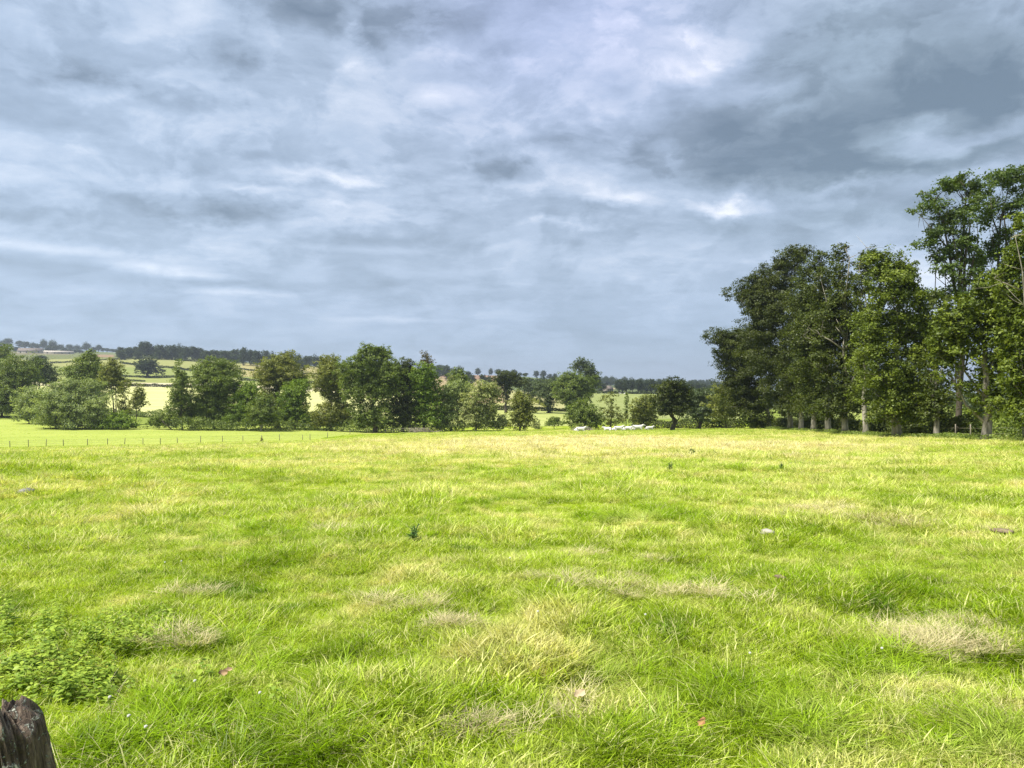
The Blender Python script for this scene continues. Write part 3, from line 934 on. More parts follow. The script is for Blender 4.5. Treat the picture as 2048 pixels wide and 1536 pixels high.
def hash_(s):
    h = 5381
    for ch in s: h = (h * 33 + ord(ch)) & 0x7FFFFFFF
    return h


def dead(*lines):
    """bare dead branches: each a list of frame positions at the tree's distance"""
    def f(mb, r, b):
        for Y, pts, rad in lines:
            p = [P(x, y, Y) - b for x, y in pts]
            p = [np.array(v) + r.normal(size=3) * .05 for v in p]
            mb.tube(p, np.linspace(rad, rad * .12, len(p)), 6, rough=.05)
            for i in range(1, len(p)):
                for _ in range(3):
                    e = p[i] + r.normal(size=3) * np.array([1, 1, .7]) * min(rad, .1) * 9 + np.array([0, 0, rad * 5])
                    mb.tube([p[i], (p[i] + e) / 2 + r.normal(size=3) * rad, e], [rad * .35, rad * .22, rad * .08], 4)
    return f


G_AV = "old trees of the avenue on the right"
G_ST = "trees along the stream below the pasture"
kw = dict(leaf=.24, bark=BARKG, group=G_AV, flare=1.55, depth=.9, holes=.33, dens=1.15)
# --- the avenue, far end to near end
tree("avenue_tree", "farthest dark avenue tree, its low limb reaching left into the sky", 1540, 138,
     [(1436, 672, 26, 13), (1470, 688, 34, 26), (1462, 735, 24, 28), (1500, 745, 40, 40), (1485, 800, 36, 28), (1520, 822, 36, 22), (1505, 690, 36, 34)], L['dark'], r0=.55, leafk=1.1, **kw)
tree("avenue_tree", "tallest dark green tree at the head of the avenue with a stepped left edge", 1581, 123,
     [(1478, 584, 27, 16), (1512, 604, 34, 28), (1545, 556, 36, 28), (1578, 520, 28, 20), (1606, 504, 18, 12), (1562, 620, 46, 46), (1536, 700, 48, 46), (1572, 770, 44, 42), (1585, 815, 32, 22)], L['dark'], r0=.6, leafk=1.1, **kw)
tree("avenue_tree", "slim dark avenue tree with a ragged top tuft, second from the tallest", 1627, 107,
     [(1640, 516, 17, 13), (1626, 556, 28, 28), (1608, 618, 32, 38), (1636, 690, 36, 42), (1632, 775, 36, 40), (1622, 822, 28, 16)], L['lime'], r0=.52, **kw)
tree("avenue_tree", "shaded avenue tree half hidden between two taller crowns, short pale trunk", 1603, 115,
     [(1600, 640, 34, 40), (1598, 730, 38, 42), (1600, 805, 34, 26)], L['dark'], r0=.6, **kw)
tree("avenue_tree", "olive avenue tree with a bare dead limb up its middle", 1658, 97,
     [(1652, 560, 24, 24), (1655, 622, 38, 42), (1610, 664, 34, 18), (1640, 730, 44, 40), (1650, 800, 38, 32), (1612, 700, 26, 20)], L['lime'], r0=.55,
     extra=dead((95, [(1672, 700), (1662, 640), (1650, 590), (1640, 555)], .10), (94, [(1650, 690), (1630, 680), (1606, 672)], .08)), **kw)
tree("avenue_tree", "avenue tree with broken pale trunk and twisted twigs on its crown", 1692, 88,
     [(1686, 496, 16, 9), (1682, 530, 20, 16), (1690, 590, 30, 30), (1668, 640, 34, 26), (1700, 660, 34, 36), (1650, 722, 36, 22), (1710, 735, 30, 34), (1690, 790, 40, 30), (1668, 822, 36, 18)], L['lime'], r0=.55,
     extra=dead((87, [(1694, 790), (1690, 740), (1686, 700), (1688, 672)], .26), (86.5, [(1688, 700), (1660, 680), (1640, 670)], .11), (87, [(1690, 600), (1696, 550), (1700, 515), (1692, 496)], .09), (86.5, [(1700, 770), (1712, 740), (1716, 700)], .10)), **kw)
tree("avenue_tree", "leaning dark trunked tree set back behind the avenue line, thin twiggy top", 1731, 80.5,
     [(1738, 512, 16, 14), (1728, 548, 22, 18), (1740, 600, 26, 28), (1738, 670, 26, 30), (1735, 745, 26, 28)], L['lime'], r0=.42,
     extra=dead((80.5, [(1738, 600), (1736, 545), (1734, 494)], .09), (80, [(1740, 580), (1722, 550), (1716, 528)], .07)), **kw)
kw['leaf'] = .20
tree("avenue_tree", "big yellow green avenue tree lit on its left side, skirt of low shoots", 1796, 70,
     [(1742, 512, 14, 12), (1776, 518, 28, 15), (1812, 540, 28, 20), (1782, 572, 44, 32), (1832, 590, 22, 26), (1762, 648, 42, 38), (1806, 660, 44, 42), (1762, 730, 46, 36), (1818, 735, 40, 42), (1776, 796, 50, 34), (1828, 800, 32, 34), (1790, 832, 42, 16), (1846, 650, 28, 30), (1856, 600, 16, 18), (1850, 705, 26, 28), (1734, 690, 24, 26), (1866, 660, 16, 20)], L['gold'], r0=.62, **kw)
tree("avenue_tree", "olive avenue tree by the rail fence on a wide knotted root base", 1972, 52,
     [(1980, 575, 44, 20), (1925, 618, 40, 26), (1966, 640, 48, 32), (1918, 688, 40, 30), (1984, 700, 36, 36), (1990, 760, 34, 34), (1970, 815, 40, 26), (1900, 740, 24, 20), (1900, 650, 30, 30), (2010, 620, 30, 30), (1888, 690, 20, 20)], L['gold'], r0=.46, dens=.95,
     leaf=.21, bark=BARKG, group=G_AV, flare=1.9, depth=.9, holes=.33)
tree("avenue_tree", "nearest avenue tree cut by the right edge, pale bare stem leaning up its front", 2075, 47,
     [(2046, 470, 22, 24), (2040, 530, 26, 32), (2060, 590, 36, 32), (2050, 655, 40, 34), (2062, 720, 40, 38), (2056, 790, 36, 34), (2090, 640, 50, 60), (2100, 760, 50, 50), (2020, 610, 24, 26), (2018, 680, 24, 26), (2024, 745, 26, 26), (2040, 835, 34, 16), (2012, 560, 24, 22), (2022, 512, 20, 20), (2038, 440, 16, 18)], L['gold'], r0=.42,
     extra=dead((45.5, [(2066, 690), (2050, 610), (2044, 540), (2030, 470)], .09), (45.5, [(2040, 580), (2006, 566), (1986, 556)], .06)), leaf=.20, bark=BARKG, group=G_AV, flare=1.6, depth=.9, holes=.33)
tree("avenue_tree", "shaded dark tree filling the gap left of the knotted avenue tree", 1872, 66,
     [(1878, 610, 22, 24), (1884, 680, 26, 30), (1870, 740, 24, 28), (1880, 790, 28, 24), (1862, 820, 18, 14), (1876, 838, 24, 12)], L['lime'], r0=.36, leaf=.22, bark=BARKG, group=G_AV, flare=1.5, holes=.36)
tree("ash_tree", "very tall airy tree behind the avenue with bare forked limbs showing", 1916, 77,
     [(1838, 420, 22, 11), (1866, 392, 20, 12), (1890, 372, 18, 12), (1930, 362, 26, 14), (1962, 380, 22, 16), (1850, 486, 20, 9), (1868, 470, 18, 14), (1895, 450, 24, 18), (1922, 430, 26, 20), (1905, 500, 28, 18), (1930, 480, 22, 22), (1885, 545, 24, 14), (1925, 545, 24, 16), (1905, 590, 24, 14), (1905, 640, 26, 22), (1908, 700, 24, 20), (1872, 515, 18, 14), (1942, 510, 20, 18), (1945, 570, 22, 20), (1875, 590, 20, 16), (1950, 410, 20, 16), (1885, 415, 18, 12)], L['ash'],
     r0=.32, dens=1.45, holes=.40, leaf=.25, bark=BARK, group="tall trees behind the avenue", depth=1.0, airy=True, top=P(1935, 450, 77) - on_ground(1916, 77), cr=.55,
     extra=dead((77, [(1918, 640), (1920, 560), (1926, 480), (1932, 400), (1934, 372)], .22), (77, [(1914, 600), (1900, 520), (1886, 440), (1868, 405)], .17), (77, [(1898, 500), (1872, 470), (1842, 430)], .10)))
tree("ash_tree", "tall airy tree at the right edge behind the nearest avenue tree", 1998, 79,
     [(1990, 362, 22, 16), (2020, 350, 26, 14), (2045, 365, 26, 18), (2000, 410, 22, 16), (2030, 420, 24, 22), (1985, 500, 20, 20), (2010, 480, 20, 20), (1988, 560, 20, 18), (2075, 400, 30, 30), (1962, 520, 20, 20), (1966, 590, 24, 24), (2005, 610, 24, 24), (2020, 540, 22, 24), (1975, 440, 16, 16), (2040, 480, 20, 26)], L['ash'],
     r0=.28, dens=1.45, holes=.40, leaf=.25, bark=BARK, group="tall trees behind the avenue", depth=1.0, airy=True, top=P(2010, 420, 79) - on_ground(1998, 79), cr=.55,
     extra=dead((79, [(2000, 640), (1998, 520), (2002, 440), (2018, 370)], .18), (79, [(2000, 480), (1984, 430), (1980, 390)], .1)))
# trees past the far end and behind the avenue
tree("tree", "yellowing tree at the foot of the avenue's far end", 1452, 158, [(1444, 790, 20, 20), (1436, 824, 22, 18), (1462, 826, 20, 18), (1456, 790, 16, 20)], L['olive'], leaf=.36, group=G_ST)
tree("tree", "pale green bush behind the avenue, left of the tall airy tree's trunk", 1868, 96, [(1868, 800, 20, 12), (1872, 822, 22, 14)], L['bright'], leaf=.3)
for i, (px, top, w) in enumerate([(1770, 760, 60), (1850, 765, 50), (1950, 790, 60), (2030, 780, 50), (2110, 770, 60), (1690, 770, 60), (1620, 790, 50)]):
    tree("tree", "grey green tree in the field belt seen through the avenue trunks", px, 185 + 12 * (i % 3), [(px - w * .3, top + 18, w * .55, 16), (px + w * .35, top + 22, w * .5, 18), (px, top + 8, w * .5, 14), (px + 5, top + 38, w * .6, 12)],
         L['grey'], leaf=.42, group="belt of trees beyond the avenue", dens=.8, seed=900 + i)

# --- along the stream, left to right
st = dict(group=G_ST)
tree("tree", "broad dark tree at the left frame edge above the mown field", 4, 236, [(30, 732, 32, 20), (-8, 765, 36, 26), (44, 765, 28, 22), (8, 795, 42, 20), (-20, 812, 40, 16), (30, 818, 30, 10), (-60, 760, 40, 40)], L['mid'], leaf=.4, extra=dead((233, [(42, 812), (30, 782), (20, 772)], .18)), **st)
tree("tree", "thin grey green tree standing behind the broad dark one at left", 78, 285, [(70, 722, 16, 10), (84, 738, 22, 14), (92, 756, 20, 12), (60, 745, 18, 14), (100, 765, 14, 8)], L['grey'], leaf=.42, **st)
tree("tree", "dark crown cut by the left frame edge above the broad tree", -4, 330, [(4, 696, 12, 8), (-8, 706, 18, 12), (-10, 730, 22, 18), (-14, 765, 20, 20)], L['mid'], leaf=.45, **st)
tree("willow", "silvery shrub willow at the left end of the big rounded willow", 58, 212, [(62, 786, 18, 12), (52, 806, 20, 14), (64, 828, 18, 14), (48, 832, 16, 10), (74, 806, 14, 14)], L['silver'], leaf=.36, r0=.15, **st)
tree("willow", "big rounded grey green willow bush filling the field corner", 140, 196, [(142, 776, 34, 16), (112, 796, 34, 24), (166, 790, 32, 24), (96, 822, 30, 22), (140, 818, 42, 26), (184, 820, 34, 26), (120, 844, 40, 10), (170, 846, 42, 10), (206, 842, 18, 14)], L['silver'], leaf=.36, r0=.3, fill=.3, **st)
tree("tree", "dark cone topped tree rising behind the rounded willow", 176, 222, [(174, 707, 10, 8), (173, 719, 18, 9), (170, 733, 26, 11), (160, 746, 26, 10), (182, 748, 24, 12), (174, 764, 30, 14), (200, 780, 18, 20)], L['mid'], leaf=.38, **st)
tree("tree", "spindly olive tree with a long pale dead stem, right of the cone topped tree", 232, 214, [(225, 722, 9, 7), (216, 738, 14, 10), (232, 742, 15, 11), (222, 757, 18, 9), (238, 764, 14, 9), (232, 786, 12, 8)], L['olive'], leaf=.34, dens=.75, r0=.2,
     extra=dead((212, [(228, 828), (226, 800), (221, 768), (215, 745)], .22)), **st)
tree("sapling", "leaning two crowned sapling against the bright stubble field", 262, 203, [(253, 768, 10, 8), (249, 782, 8, 8), (244, 808, 11, 9), (252, 822, 10, 7)], L['olive'], leaf=.3, r0=.14, dens=.9, **st)
tree("sapling", "slim upright sapling with layered leaves against the stubble", 272, 202, [(280, 778, 11, 8), (276, 792, 13, 8), (284, 806, 12, 7), (272, 812, 12, 7)], L['olive'], leaf=.3, r0=.13, dens=.9, **st)
tree("bush", "bright green bush under the two saplings", 238, 195, [(216, 840, 14, 11), (238, 838, 18, 14), (258, 845, 16, 11), (240, 850, 30, 7)], L['bright'], cat='bush', leaf=.32, r0=.1, **st)
tree("bush", "low dark bramble bush beside a slanting dead log", 318, 196, [(322, 838, 18, 11), (306, 848, 14, 7), (338, 848, 16, 8)], L['mid'], cat='bush', leaf=.32, r0=.1, extra=dead((193, [(345, 860), (332, 850), (322, 840)], .2)), **st)
tree("tree", "narrow dark tree with a wispy spike on top, right of the stubble gap", 364, 194, [(358, 722, 6, 5), (355, 738, 6, 5), (358, 752, 6, 5), (370, 752, 9, 7), (366, 768, 17, 11), (362, 790, 19, 13), (356, 814, 22, 13), (360, 838, 26, 14)], L['mid'], leaf=.34, r0=.25, **st)
tree("tree", "wide green tree with a flat domed top and low dark skirts", 428, 198, [(434, 727, 26, 11), (414, 742, 24, 14), (452, 742, 28, 16), (430, 760, 40, 14), (420, 786, 36, 14), (452, 782, 30, 15), (400, 812, 26, 13), (440, 816, 34, 13), (425, 842, 52, 12)], L['mid'], leaf=.36, r0=.45, **st)
tree("tree", "small yellow tipped tree squeezed between two wider crowns", 492, 196, [(504, 770, 12, 8), (486, 778, 16, 11), (506, 792, 20, 14), (480, 808, 22, 15), (508, 822, 22, 14), (488, 842, 32, 11)], L['bright'], leaf=.34, r0=.25, **st)
tree("tree", "olive two peaked tree with layered limbs and a thick black trunk", 555, 210, [(580, 711, 13, 9), (545, 720, 15, 9), (560, 732, 34, 10), (590, 746, 26, 12), (534, 748, 26, 11), (562, 758, 40, 12), (540, 772, 18, 9), (584, 772, 26, 10), (538, 800, 22, 14), (574, 806, 20, 14), (556, 836, 30, 14)], L['olive'], leaf=.36, r0=.7, **st)
tree("tree", "small round tree with tiered foliage on a short pale trunk", 522, 190, [(530, 799, 16, 10), (524, 814, 22, 10), (540, 826, 20, 11), (516, 834, 20, 9), (532, 842, 20, 6)], L['mid'], leaf=.32, r0=.22, bark=BARKP, **st)
tree("tree", "fresh green tree leaning right over the stubble gap", 590, 202, [(594, 770, 20, 13), (582, 790, 20, 14), (600, 796, 16, 14), (588, 818, 22, 14), (604, 832, 20, 10), (572, 838, 18, 10)], L['bright'], leaf=.34, r0=.28, **st)
tree("bush", "low dark bush in the gap under the stubble field", 608, 206, [(592, 846, 20, 8), (616, 848, 18, 7), (634, 846, 14, 7)], L['mid'], cat='bush', leaf=.32, r0=.1, **st)
tree("tree", "dull olive tree with a dark reddish top left of the giant", 662, 197, [(660, 716, 14, 7), (652, 728, 15, 8), (668, 742, 24, 12), (646, 758, 20, 11), (674, 766, 24, 14), (655, 782, 22, 10), (676, 800, 22, 12), (664, 822, 32, 12), (652, 842, 28, 10), (682, 845, 26, 10)], L['olive'], leaf=.36, r0=.32, **st)
tree("tree", "giant green tree, highest in the middle row, light showing under its crown", 750, 190, [(736, 697, 12, 8), (752, 704, 14, 9), (768, 700, 11, 8), (734, 714, 24, 12), (766, 722, 22, 13), (712, 736, 28, 15), (748, 742, 34, 16), (782, 745, 22, 16), (700, 764, 24, 15), (735, 772, 36, 16), (776, 772, 30, 17), (715, 790, 26, 12), (762, 794, 26, 11), (726, 826, 20, 15), (766, 832, 20, 14), (738, 848, 26, 10)], L['mid'], leaf=.36, r0=.6, **st)
tree("tree", "dark round shouldered tree joined to the giant's right side", 806, 192, [(814, 726, 15, 8), (802, 742, 22, 12), (822, 752, 20, 14), (796, 770, 22, 16), (816, 784, 26, 17), (800, 812, 30, 17), (822, 828, 26, 16), (804, 846, 26, 8)], L['dark'], leaf=.36, r0=.4, **st)
tree("tree", "fresh green tree with a vertical dark cleft right of the round shouldered one", 848, 191, [(850, 738, 18, 10), (842, 754, 24, 12), (858, 768, 22, 15), (840, 784, 20, 16), (862, 796, 20, 16), (848, 820, 26, 16), (862, 838, 24, 12)], L['bright'], leaf=.36, r0=.35, **st)
tree("tree", "wispy brownish tree tip rising behind the fresh green crowns", 850, 300, [(847, 706, 6, 6), (852, 716, 9, 6), (862, 724, 7, 5), (850, 740, 14, 12), (850, 770, 14, 16)], L['russet'], leaf=.42, dens=.6, **st)
tree("tree", "green pointed tree behind the pale willow at the row's end", 918, 225, [(917, 744, 10, 7), (914, 756, 16, 10), (920, 772, 22, 14), (916, 796, 22, 16)], L['mid'], leaf=.38, **st)
tree("willow", "dusty green willow with drooping outline, right end of the dense row", 902, 194, [(922, 770, 16, 9), (906, 780, 22, 11), (894, 796, 24, 14), (918, 798, 20, 15), (900, 822, 30, 16), (914, 842, 22, 12), (890, 846, 22, 10)], L['silver'], leaf=.36, r0=.35, **st)
tree("willow", "pale yellow green willow leaning with open silvery branches", 952, 192, [(968, 770, 18, 8), (985, 778, 14, 10), (962, 788, 24, 11), (990, 794, 11, 10), (958, 808, 28, 13), (944, 828, 26, 13), (968, 830, 20, 12), (946, 848, 32, 10)], L['pale'], leaf=.36, r0=.3, extra=dead((191, [(952, 850), (960, 822), (970, 798)], .14)), **st)
tree("bush", "low pale sallow bush between the pale willow and the narrow tree", 1000, 193, [(1002, 838, 14, 9), (990, 850, 18, 7), (1010, 850, 14, 6)], L['pale'], cat='bush', leaf=.34, r0=.08, dens=.8, **st)
tree("oak", "dark flat crowned tree on a black trunk in the meadow beyond the stream", 1012, 305, [(1006, 752, 18, 8), (1026, 754, 20, 9), (994, 762, 14, 7), (1018, 768, 22, 8), (1042, 766, 14, 9), (1010, 784, 12, 9), (1012, 798, 8, 6)], L['dark'], leaf=.42, r0=.6)
tree("oak", "grey green tree beyond the meadow, right of the flat crowned tree", 1058, 400, [(1052, 764, 14, 9), (1066, 772, 14, 10), (1054, 782, 18, 10), (1068, 792, 12, 8)], L['grey'], leaf=.5)
tree("tree", "narrow olive tree standing alone at the pasture edge left of the cows", 1040, 186, [(1038, 790, 9, 7), (1046, 800, 16, 8), (1034, 810, 16, 9), (1052, 820, 18, 8), (1038, 830, 18, 9), (1052, 838, 16, 8), (1038, 850, 16, 9)], L['olive'], leaf=.34, r0=.24, **st)
tree("sapling", "faint pale sapling just right of the narrow olive tree", 1072, 205, [(1072, 842, 6, 6), (1068, 852, 8, 6), (1076, 854, 6, 5)], L['pale'], leaf=.28, r0=.06, dens=.8, **st)
tree("sapling", "little open thorn tree on three bare stems left of the big bush", 1108, 206, [(1104, 838, 9, 6), (1116, 842, 9, 6), (1108, 848, 12, 5), (1098, 848, 7, 4)], L['mid'], leaf=.28, r0=.1, dens=.8, **st)
tree("oak", "rounded grey green tree on an ivy clad trunk by the meadow bank", 1098, 312, [(1090, 768, 20, 9), (1108, 774, 20, 11), (1082, 784, 16, 11), (1102, 792, 22, 10), (1098, 812, 7, 8), (1099, 824, 5, 6)], L['grey'], leaf=.42, r0=.5)
tree("oak", "big spreading green tree with a dark trunk behind the cows' bush", 1140, 300, [(1140, 752, 24, 9), (1160, 762, 26, 11), (1128, 770, 20, 11), (1148, 780, 34, 12), (1170, 785, 22, 12), (1130, 796, 20, 9), (1158, 802, 20, 8), (1136, 815, 7, 9)], L['mid'], leaf=.42, r0=.7)
tree("poplar", "tall feathery blue green tree rising above the spreading one", 1172, 345, [(1160, 722, 9, 8), (1178, 730, 10, 9), (1148, 732, 10, 7), (1168, 738, 18, 9), (1188, 748, 12, 8), (1180, 764, 20, 10), (1194, 770, 10, 9)], L['grey'], leaf=.45, dens=.85, r0=.5)
tree("bush", "big dark green bush behind the lone cow", 1160, 194, [(1166, 806, 14, 8), (1152, 820, 18, 11), (1174, 824, 20, 12), (1144, 840, 14, 10), (1164, 846, 26, 10), (1188, 842, 18, 12)], L['mid'], cat='bush', leaf=.34, r0=.25, **st)
tree("tree", "thin sparse tree with bare upright stems behind the cow group", 1222, 196, [(1224, 790, 10, 6), (1220, 804, 8, 8), (1206, 800, 9, 8), (1226, 820, 12, 8), (1212, 826, 14, 9), (1232, 838, 16, 9), (1210, 846, 18, 8), (1244, 836, 8, 9)], L['olive'], leaf=.3, r0=.16, dens=.62, airy=True, **st)
tree("sapling", "single leafy spike of a sapling right of the sparse tree", 1252, 197, [(1254, 790, 3, 5), (1254, 803, 4, 6), (1253, 816, 4, 6), (1253, 830, 3, 6)], L['mid'], leaf=.26, r0=.1, **st)
tree("tree", "olive rounded tree over the right hand cows", 1292, 196, [(1294, 798, 15, 9), (1282, 810, 18, 11), (1300, 816, 18, 12), (1274, 832, 16, 11), (1292, 838, 22, 12)], L['olive'], leaf=.34, r0=.25, **st)
tree("oak", "dark dense oak on a stout trunk before the low dark hedge", 1346, 166, [(1346, 764, 18, 8), (1338, 776, 24, 10), (1362, 782, 20, 12), (1326, 796, 20, 11), (1348, 800, 28, 13), (1322, 814, 18, 10), (1364, 812, 22, 14), (1342, 824, 20, 7)], L['dark'], leaf=.34, r0=.55, **st)
tree("tree", "round dark green tree touching the dense oak's right side", 1398, 176, [(1388, 788, 22, 10), (1374, 806, 18, 12), (1402, 808, 24, 14), (1386, 828, 18, 12), (1406, 832, 18, 14), (1420, 800, 16, 16)], L['grey'], leaf=.36, r0=.4, **st)
tree("tree", "hazy green tree behind the round one where the avenue begins", 1424, 240, [(1424, 790, 18, 12), (1418, 812, 18, 12), (1432, 806, 18, 14), (1424, 832, 20, 12)], L['grey'], leaf=.4, **st)


# ------------------------------------------------------------------ hedges
def hedge(label, line, h, w, mat, leaf=.35, n_per_m=14, group=None, cat='hedge', name='hedge', gaps=0.0):
    """line: list of (px, Y) on the ground"""
    r = np.random.default_rng(hash_(label) % 99999)
    pts = np.array([on_ground(px, Y) for px, Y in line])
    seg = np.linalg.norm(np.diff(pts[:, :2], axis=0), axis=1)
    cum = np.concatenate([[0], np.cumsum(seg)])
    n = int(cum[-1] * n_per_m * 2.6)
    u = r.uniform(0, cum[-1], n)
    x, y = np.interp(u, cum, pts[:, 0]), np.interp(u, cum, pts[:, 1])
    hh = h * (.75 + .5 * vnoise(u, u * 0, .25, 5) + .25 * (vnoise(u, u * 0, 1.1, 6) - .5))
    if gaps:
        ok = vnoise(u, u * 0, .06, 9) > gaps
        u, x, y, hh = u[ok], x[ok], y[ok], hh[ok]
        n = len(u)
    ph = r.uniform(0, np.pi, n)
    rr = np.where(r.uniform(size=n) < .7, r.uniform(.8, 1.08, n), r.uniform(0, .8, n))
    off = np.cos(ph) * rr * w / 2
    d = np.gradient(pts[:, :2], axis=0)
    nx, ny = np.interp(u, cum, -d[:, 1] / (np.linalg.norm(d, axis=1) + 1e-9)), np.interp(u, cum, d[:, 0] / (np.linalg.norm(d, axis=1) + 1e-9))
    X, Y = x + nx * off, y + ny * off
    Z = ground(X, Y) + .05 + np.sin(ph) ** .6 * rr * hh
    p = np.stack([X, Y, Z], -1)
    nrm = np.stack([nx * np.cos(ph), ny * np.cos(ph), np.sin(ph) + .3], -1) + r.normal(size=(n, 3)) * .6
    nrm /= np.linalg.norm(nrm, axis=1)[:, None]
    t1 = np.cross(nrm, r.normal(size=p.shape)); t1 /= np.linalg.norm(t1, axis=1)[:, None]
    t2 = np.cross(nrm, t1)
    s = (leaf * r.uniform(.6, 1.3, n))[:, None]
    V = np.stack([p - t1 * s * .55, p + t2 * s * .4, p + t1 * s * .6, p - t2 * s * .4], 1).reshape(-1, 3)
    o0 = pts.mean(0)
    me = mesh_from(name, V - o0, [np.arange(len(V)).reshape(-1, 4)], {'v': np.repeat(r.uniform(0, 1, n), 4)}, smooth=False)
    o = add(name, me, mat, loc=o0)
    tag(o, label, cat, group)
    return o


GH = "dark field hedges on the far hillside"
hedge("dark hedge line below the lone oak on the hillside", [(236, 706), (300, 702), (372, 712), (420, 720)], 1.9, 2.2, L['hedge'], .7, 14, GH)
hedge("dark sloping hedge climbing past the lone oak's crown", [(240, 900), (284, 858), (340, 838), (400, 800), (430, 790)], 2.2, 2.4, L['hedge'], .8, 12, GH)
hedge("thin dark hedge at the foot of the left ridge wood", [(100, 905), (150, 930), (190, 960), (260, 985), (330, 985), (420, 960)], 2.0, 2.4, L['hedge'], .8, 10, GH)
hedge("dark hedge between the pale strip and the bright stubble", [(180, 575), (236, 568), (290, 560), (350, 556), (480, 556)], 2.2, 2.4, L['hedge'], .7, 16, GH)
hedge("broken hedge along the top of the pale stubble strip", [(230, 650), (262, 640), (290, 636)], 1.7, 2.0, L['hedge'], .6, 14, GH, gaps=.2)
hedge("short dark hedge on the tan field under the ridge", [(478, 880), (505, 870), (530, 862), (640, 850)], 1.8, 2.2, L['hedge'], .8, 10, GH, gaps=.25)
hedge("hedge behind the right hand stubble gap", [(480, 700), (560, 690), (640, 680), (720, 680)], 2.4, 2.4, L['hedge'], .8, 12, GH)
hedge("rough hedge at the near edge of the stubble, behind the saplings", [(150, 300), (250, 300), (290, 290), (350, 285), (480, 290), (640, 288), (760, 290)], 2.6, 3.0, L['mid'], .45, 40)
hedge("dark streamside undergrowth below the wide domed tree", [(345, 192), (420, 191), (500, 192), (580, 196), (640, 199)], 3.0, 2.8, L['mid'], .3, 60, name='undergrowth', cat='undergrowth')
hedge("dark streamside undergrowth below the giant tree", [(645, 199), (700, 194), (780, 191), (870, 191), (930, 192)], 2.6, 2.8, L['mid'], .3, 60, name='undergrowth', cat='undergrowth')
hedge("meadow hedge beyond the stream behind the narrow olive tree", [(985, 330), (1040, 322), (1100, 330), (1150, 326)], 1.8, 2.4, L['hedge'], .5, 30)
hedge("grassy hedge bank slanting down the hillside right of the flat crowned tree", [(1036, 640), (1055, 520), (1075, 430), (1098, 360)], 1.6, 2.6, L['olive'], .5, 14)
hedge("dark hedge along the top of the far sage field, under the wood", [(1185, 655), (1250, 650), (1320, 655), (1400, 660)], 2.4, 2.6, L['hedge'], .8, 12, GH)
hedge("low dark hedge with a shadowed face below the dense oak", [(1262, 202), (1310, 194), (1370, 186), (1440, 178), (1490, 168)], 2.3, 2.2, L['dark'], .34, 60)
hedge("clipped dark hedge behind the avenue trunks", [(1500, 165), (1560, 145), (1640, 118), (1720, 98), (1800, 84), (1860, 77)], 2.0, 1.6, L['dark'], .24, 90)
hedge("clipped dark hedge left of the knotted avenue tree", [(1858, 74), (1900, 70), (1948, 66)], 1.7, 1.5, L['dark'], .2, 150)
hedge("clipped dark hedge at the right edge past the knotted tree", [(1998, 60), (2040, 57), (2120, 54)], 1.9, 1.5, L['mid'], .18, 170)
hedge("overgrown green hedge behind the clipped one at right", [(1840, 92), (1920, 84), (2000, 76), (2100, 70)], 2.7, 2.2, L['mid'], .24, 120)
hedge("rough grass and weeds along the foot of the avenue trunks", [(1536, 137), (1581, 122), (1627, 106), (1692, 87), (1731, 80), (1796, 69.4), (1872, 65), (1972, 51.3), (2090, 46)], .42, 1.5, L["mid"], .13, 55, name="undergrowth", cat="undergrowth")
tree("bush", "pale bramble bush between the big yellow green avenue tree and the clipped hedge", 1826, 72, [(1818, 862, 10, 7), (1832, 858, 12, 9), (1840, 866, 12, 6)], L['olive'], cat='bush', leaf=.18, r0=.05)
tree("bush", "small bramble bush at the far foot of the avenue", 1512, 140, [(1506, 848, 14, 7), (1524, 850, 12, 6), (1514, 844, 10, 6)], L['mid'], cat='bush', leaf=.24, r0=.05)

# ------------------------------------------------------------------ far hillside trees (copies of a few, each a thing)
PROTO = []


def far_proto(seed, kind):
    r = np.random.default_rng(seed)
    LL = []
    for i in range(9):
        a = r.uniform(0, 6.28)
        q = r.uniform(.1, .55)
        LL.append((np.array([math.cos(a) * 5.2 * q, math.sin(a) * 5.2 * q, r.uniform(.26, .80) * 14]), (r.uniform(2.4, 3.6), r.uniform(2.4, 3.6), r.uniform(2.0, 3.1))))
    LL.append((np.array([0, 0, 11.2]), (3.2, 3.2, 2.8)))
    V, q, vv, CC = sprays(LL, .85, .9, r, leafk=1.0)
    cm = mesh_from("crown", V, [q], {'v': vv}, smooth=False)
    cm.materials.append(L['far'])
    mb = MB()
    limbs(mb, None, [l[0] for l in LL], 14, .45, r, twig=None, seg=5)
    tm = mb.mesh("trunk")
    tm.materials.append(BARK)
    return cm, tm


for i in range(6): PROTO.append(far_proto(50 + i, 0))
_first = {}


def far_tree(px, Y, h_px, w_px, label, group, name='distant_tree', sink=0.0):
    i = int(rng.integers(0, len(PROTO)))
    b = on_ground(px, Y)
    s = Y / F
    root = empty(name, b - np.array([0, 0, sink]))
    root.rotation_euler = (0, 0, rng.uniform(0, 6.28))
    k_h = h_px * s / 13.6
    k_w = w_px * s / 4.9
    root.scale = (k_w, k_w, k_h)
    if i not in _first:
        _first[i] = (add("crown", PROTO[i][0]), add("trunk", PROTO[i][1]))
        for o in _first[i]: o.parent = root
    else:
        for o in _first[i]:
            c = o.copy()
            COL.objects.link(c)
            c.parent = root
    tag(root, label, 'tree', group)
    return root


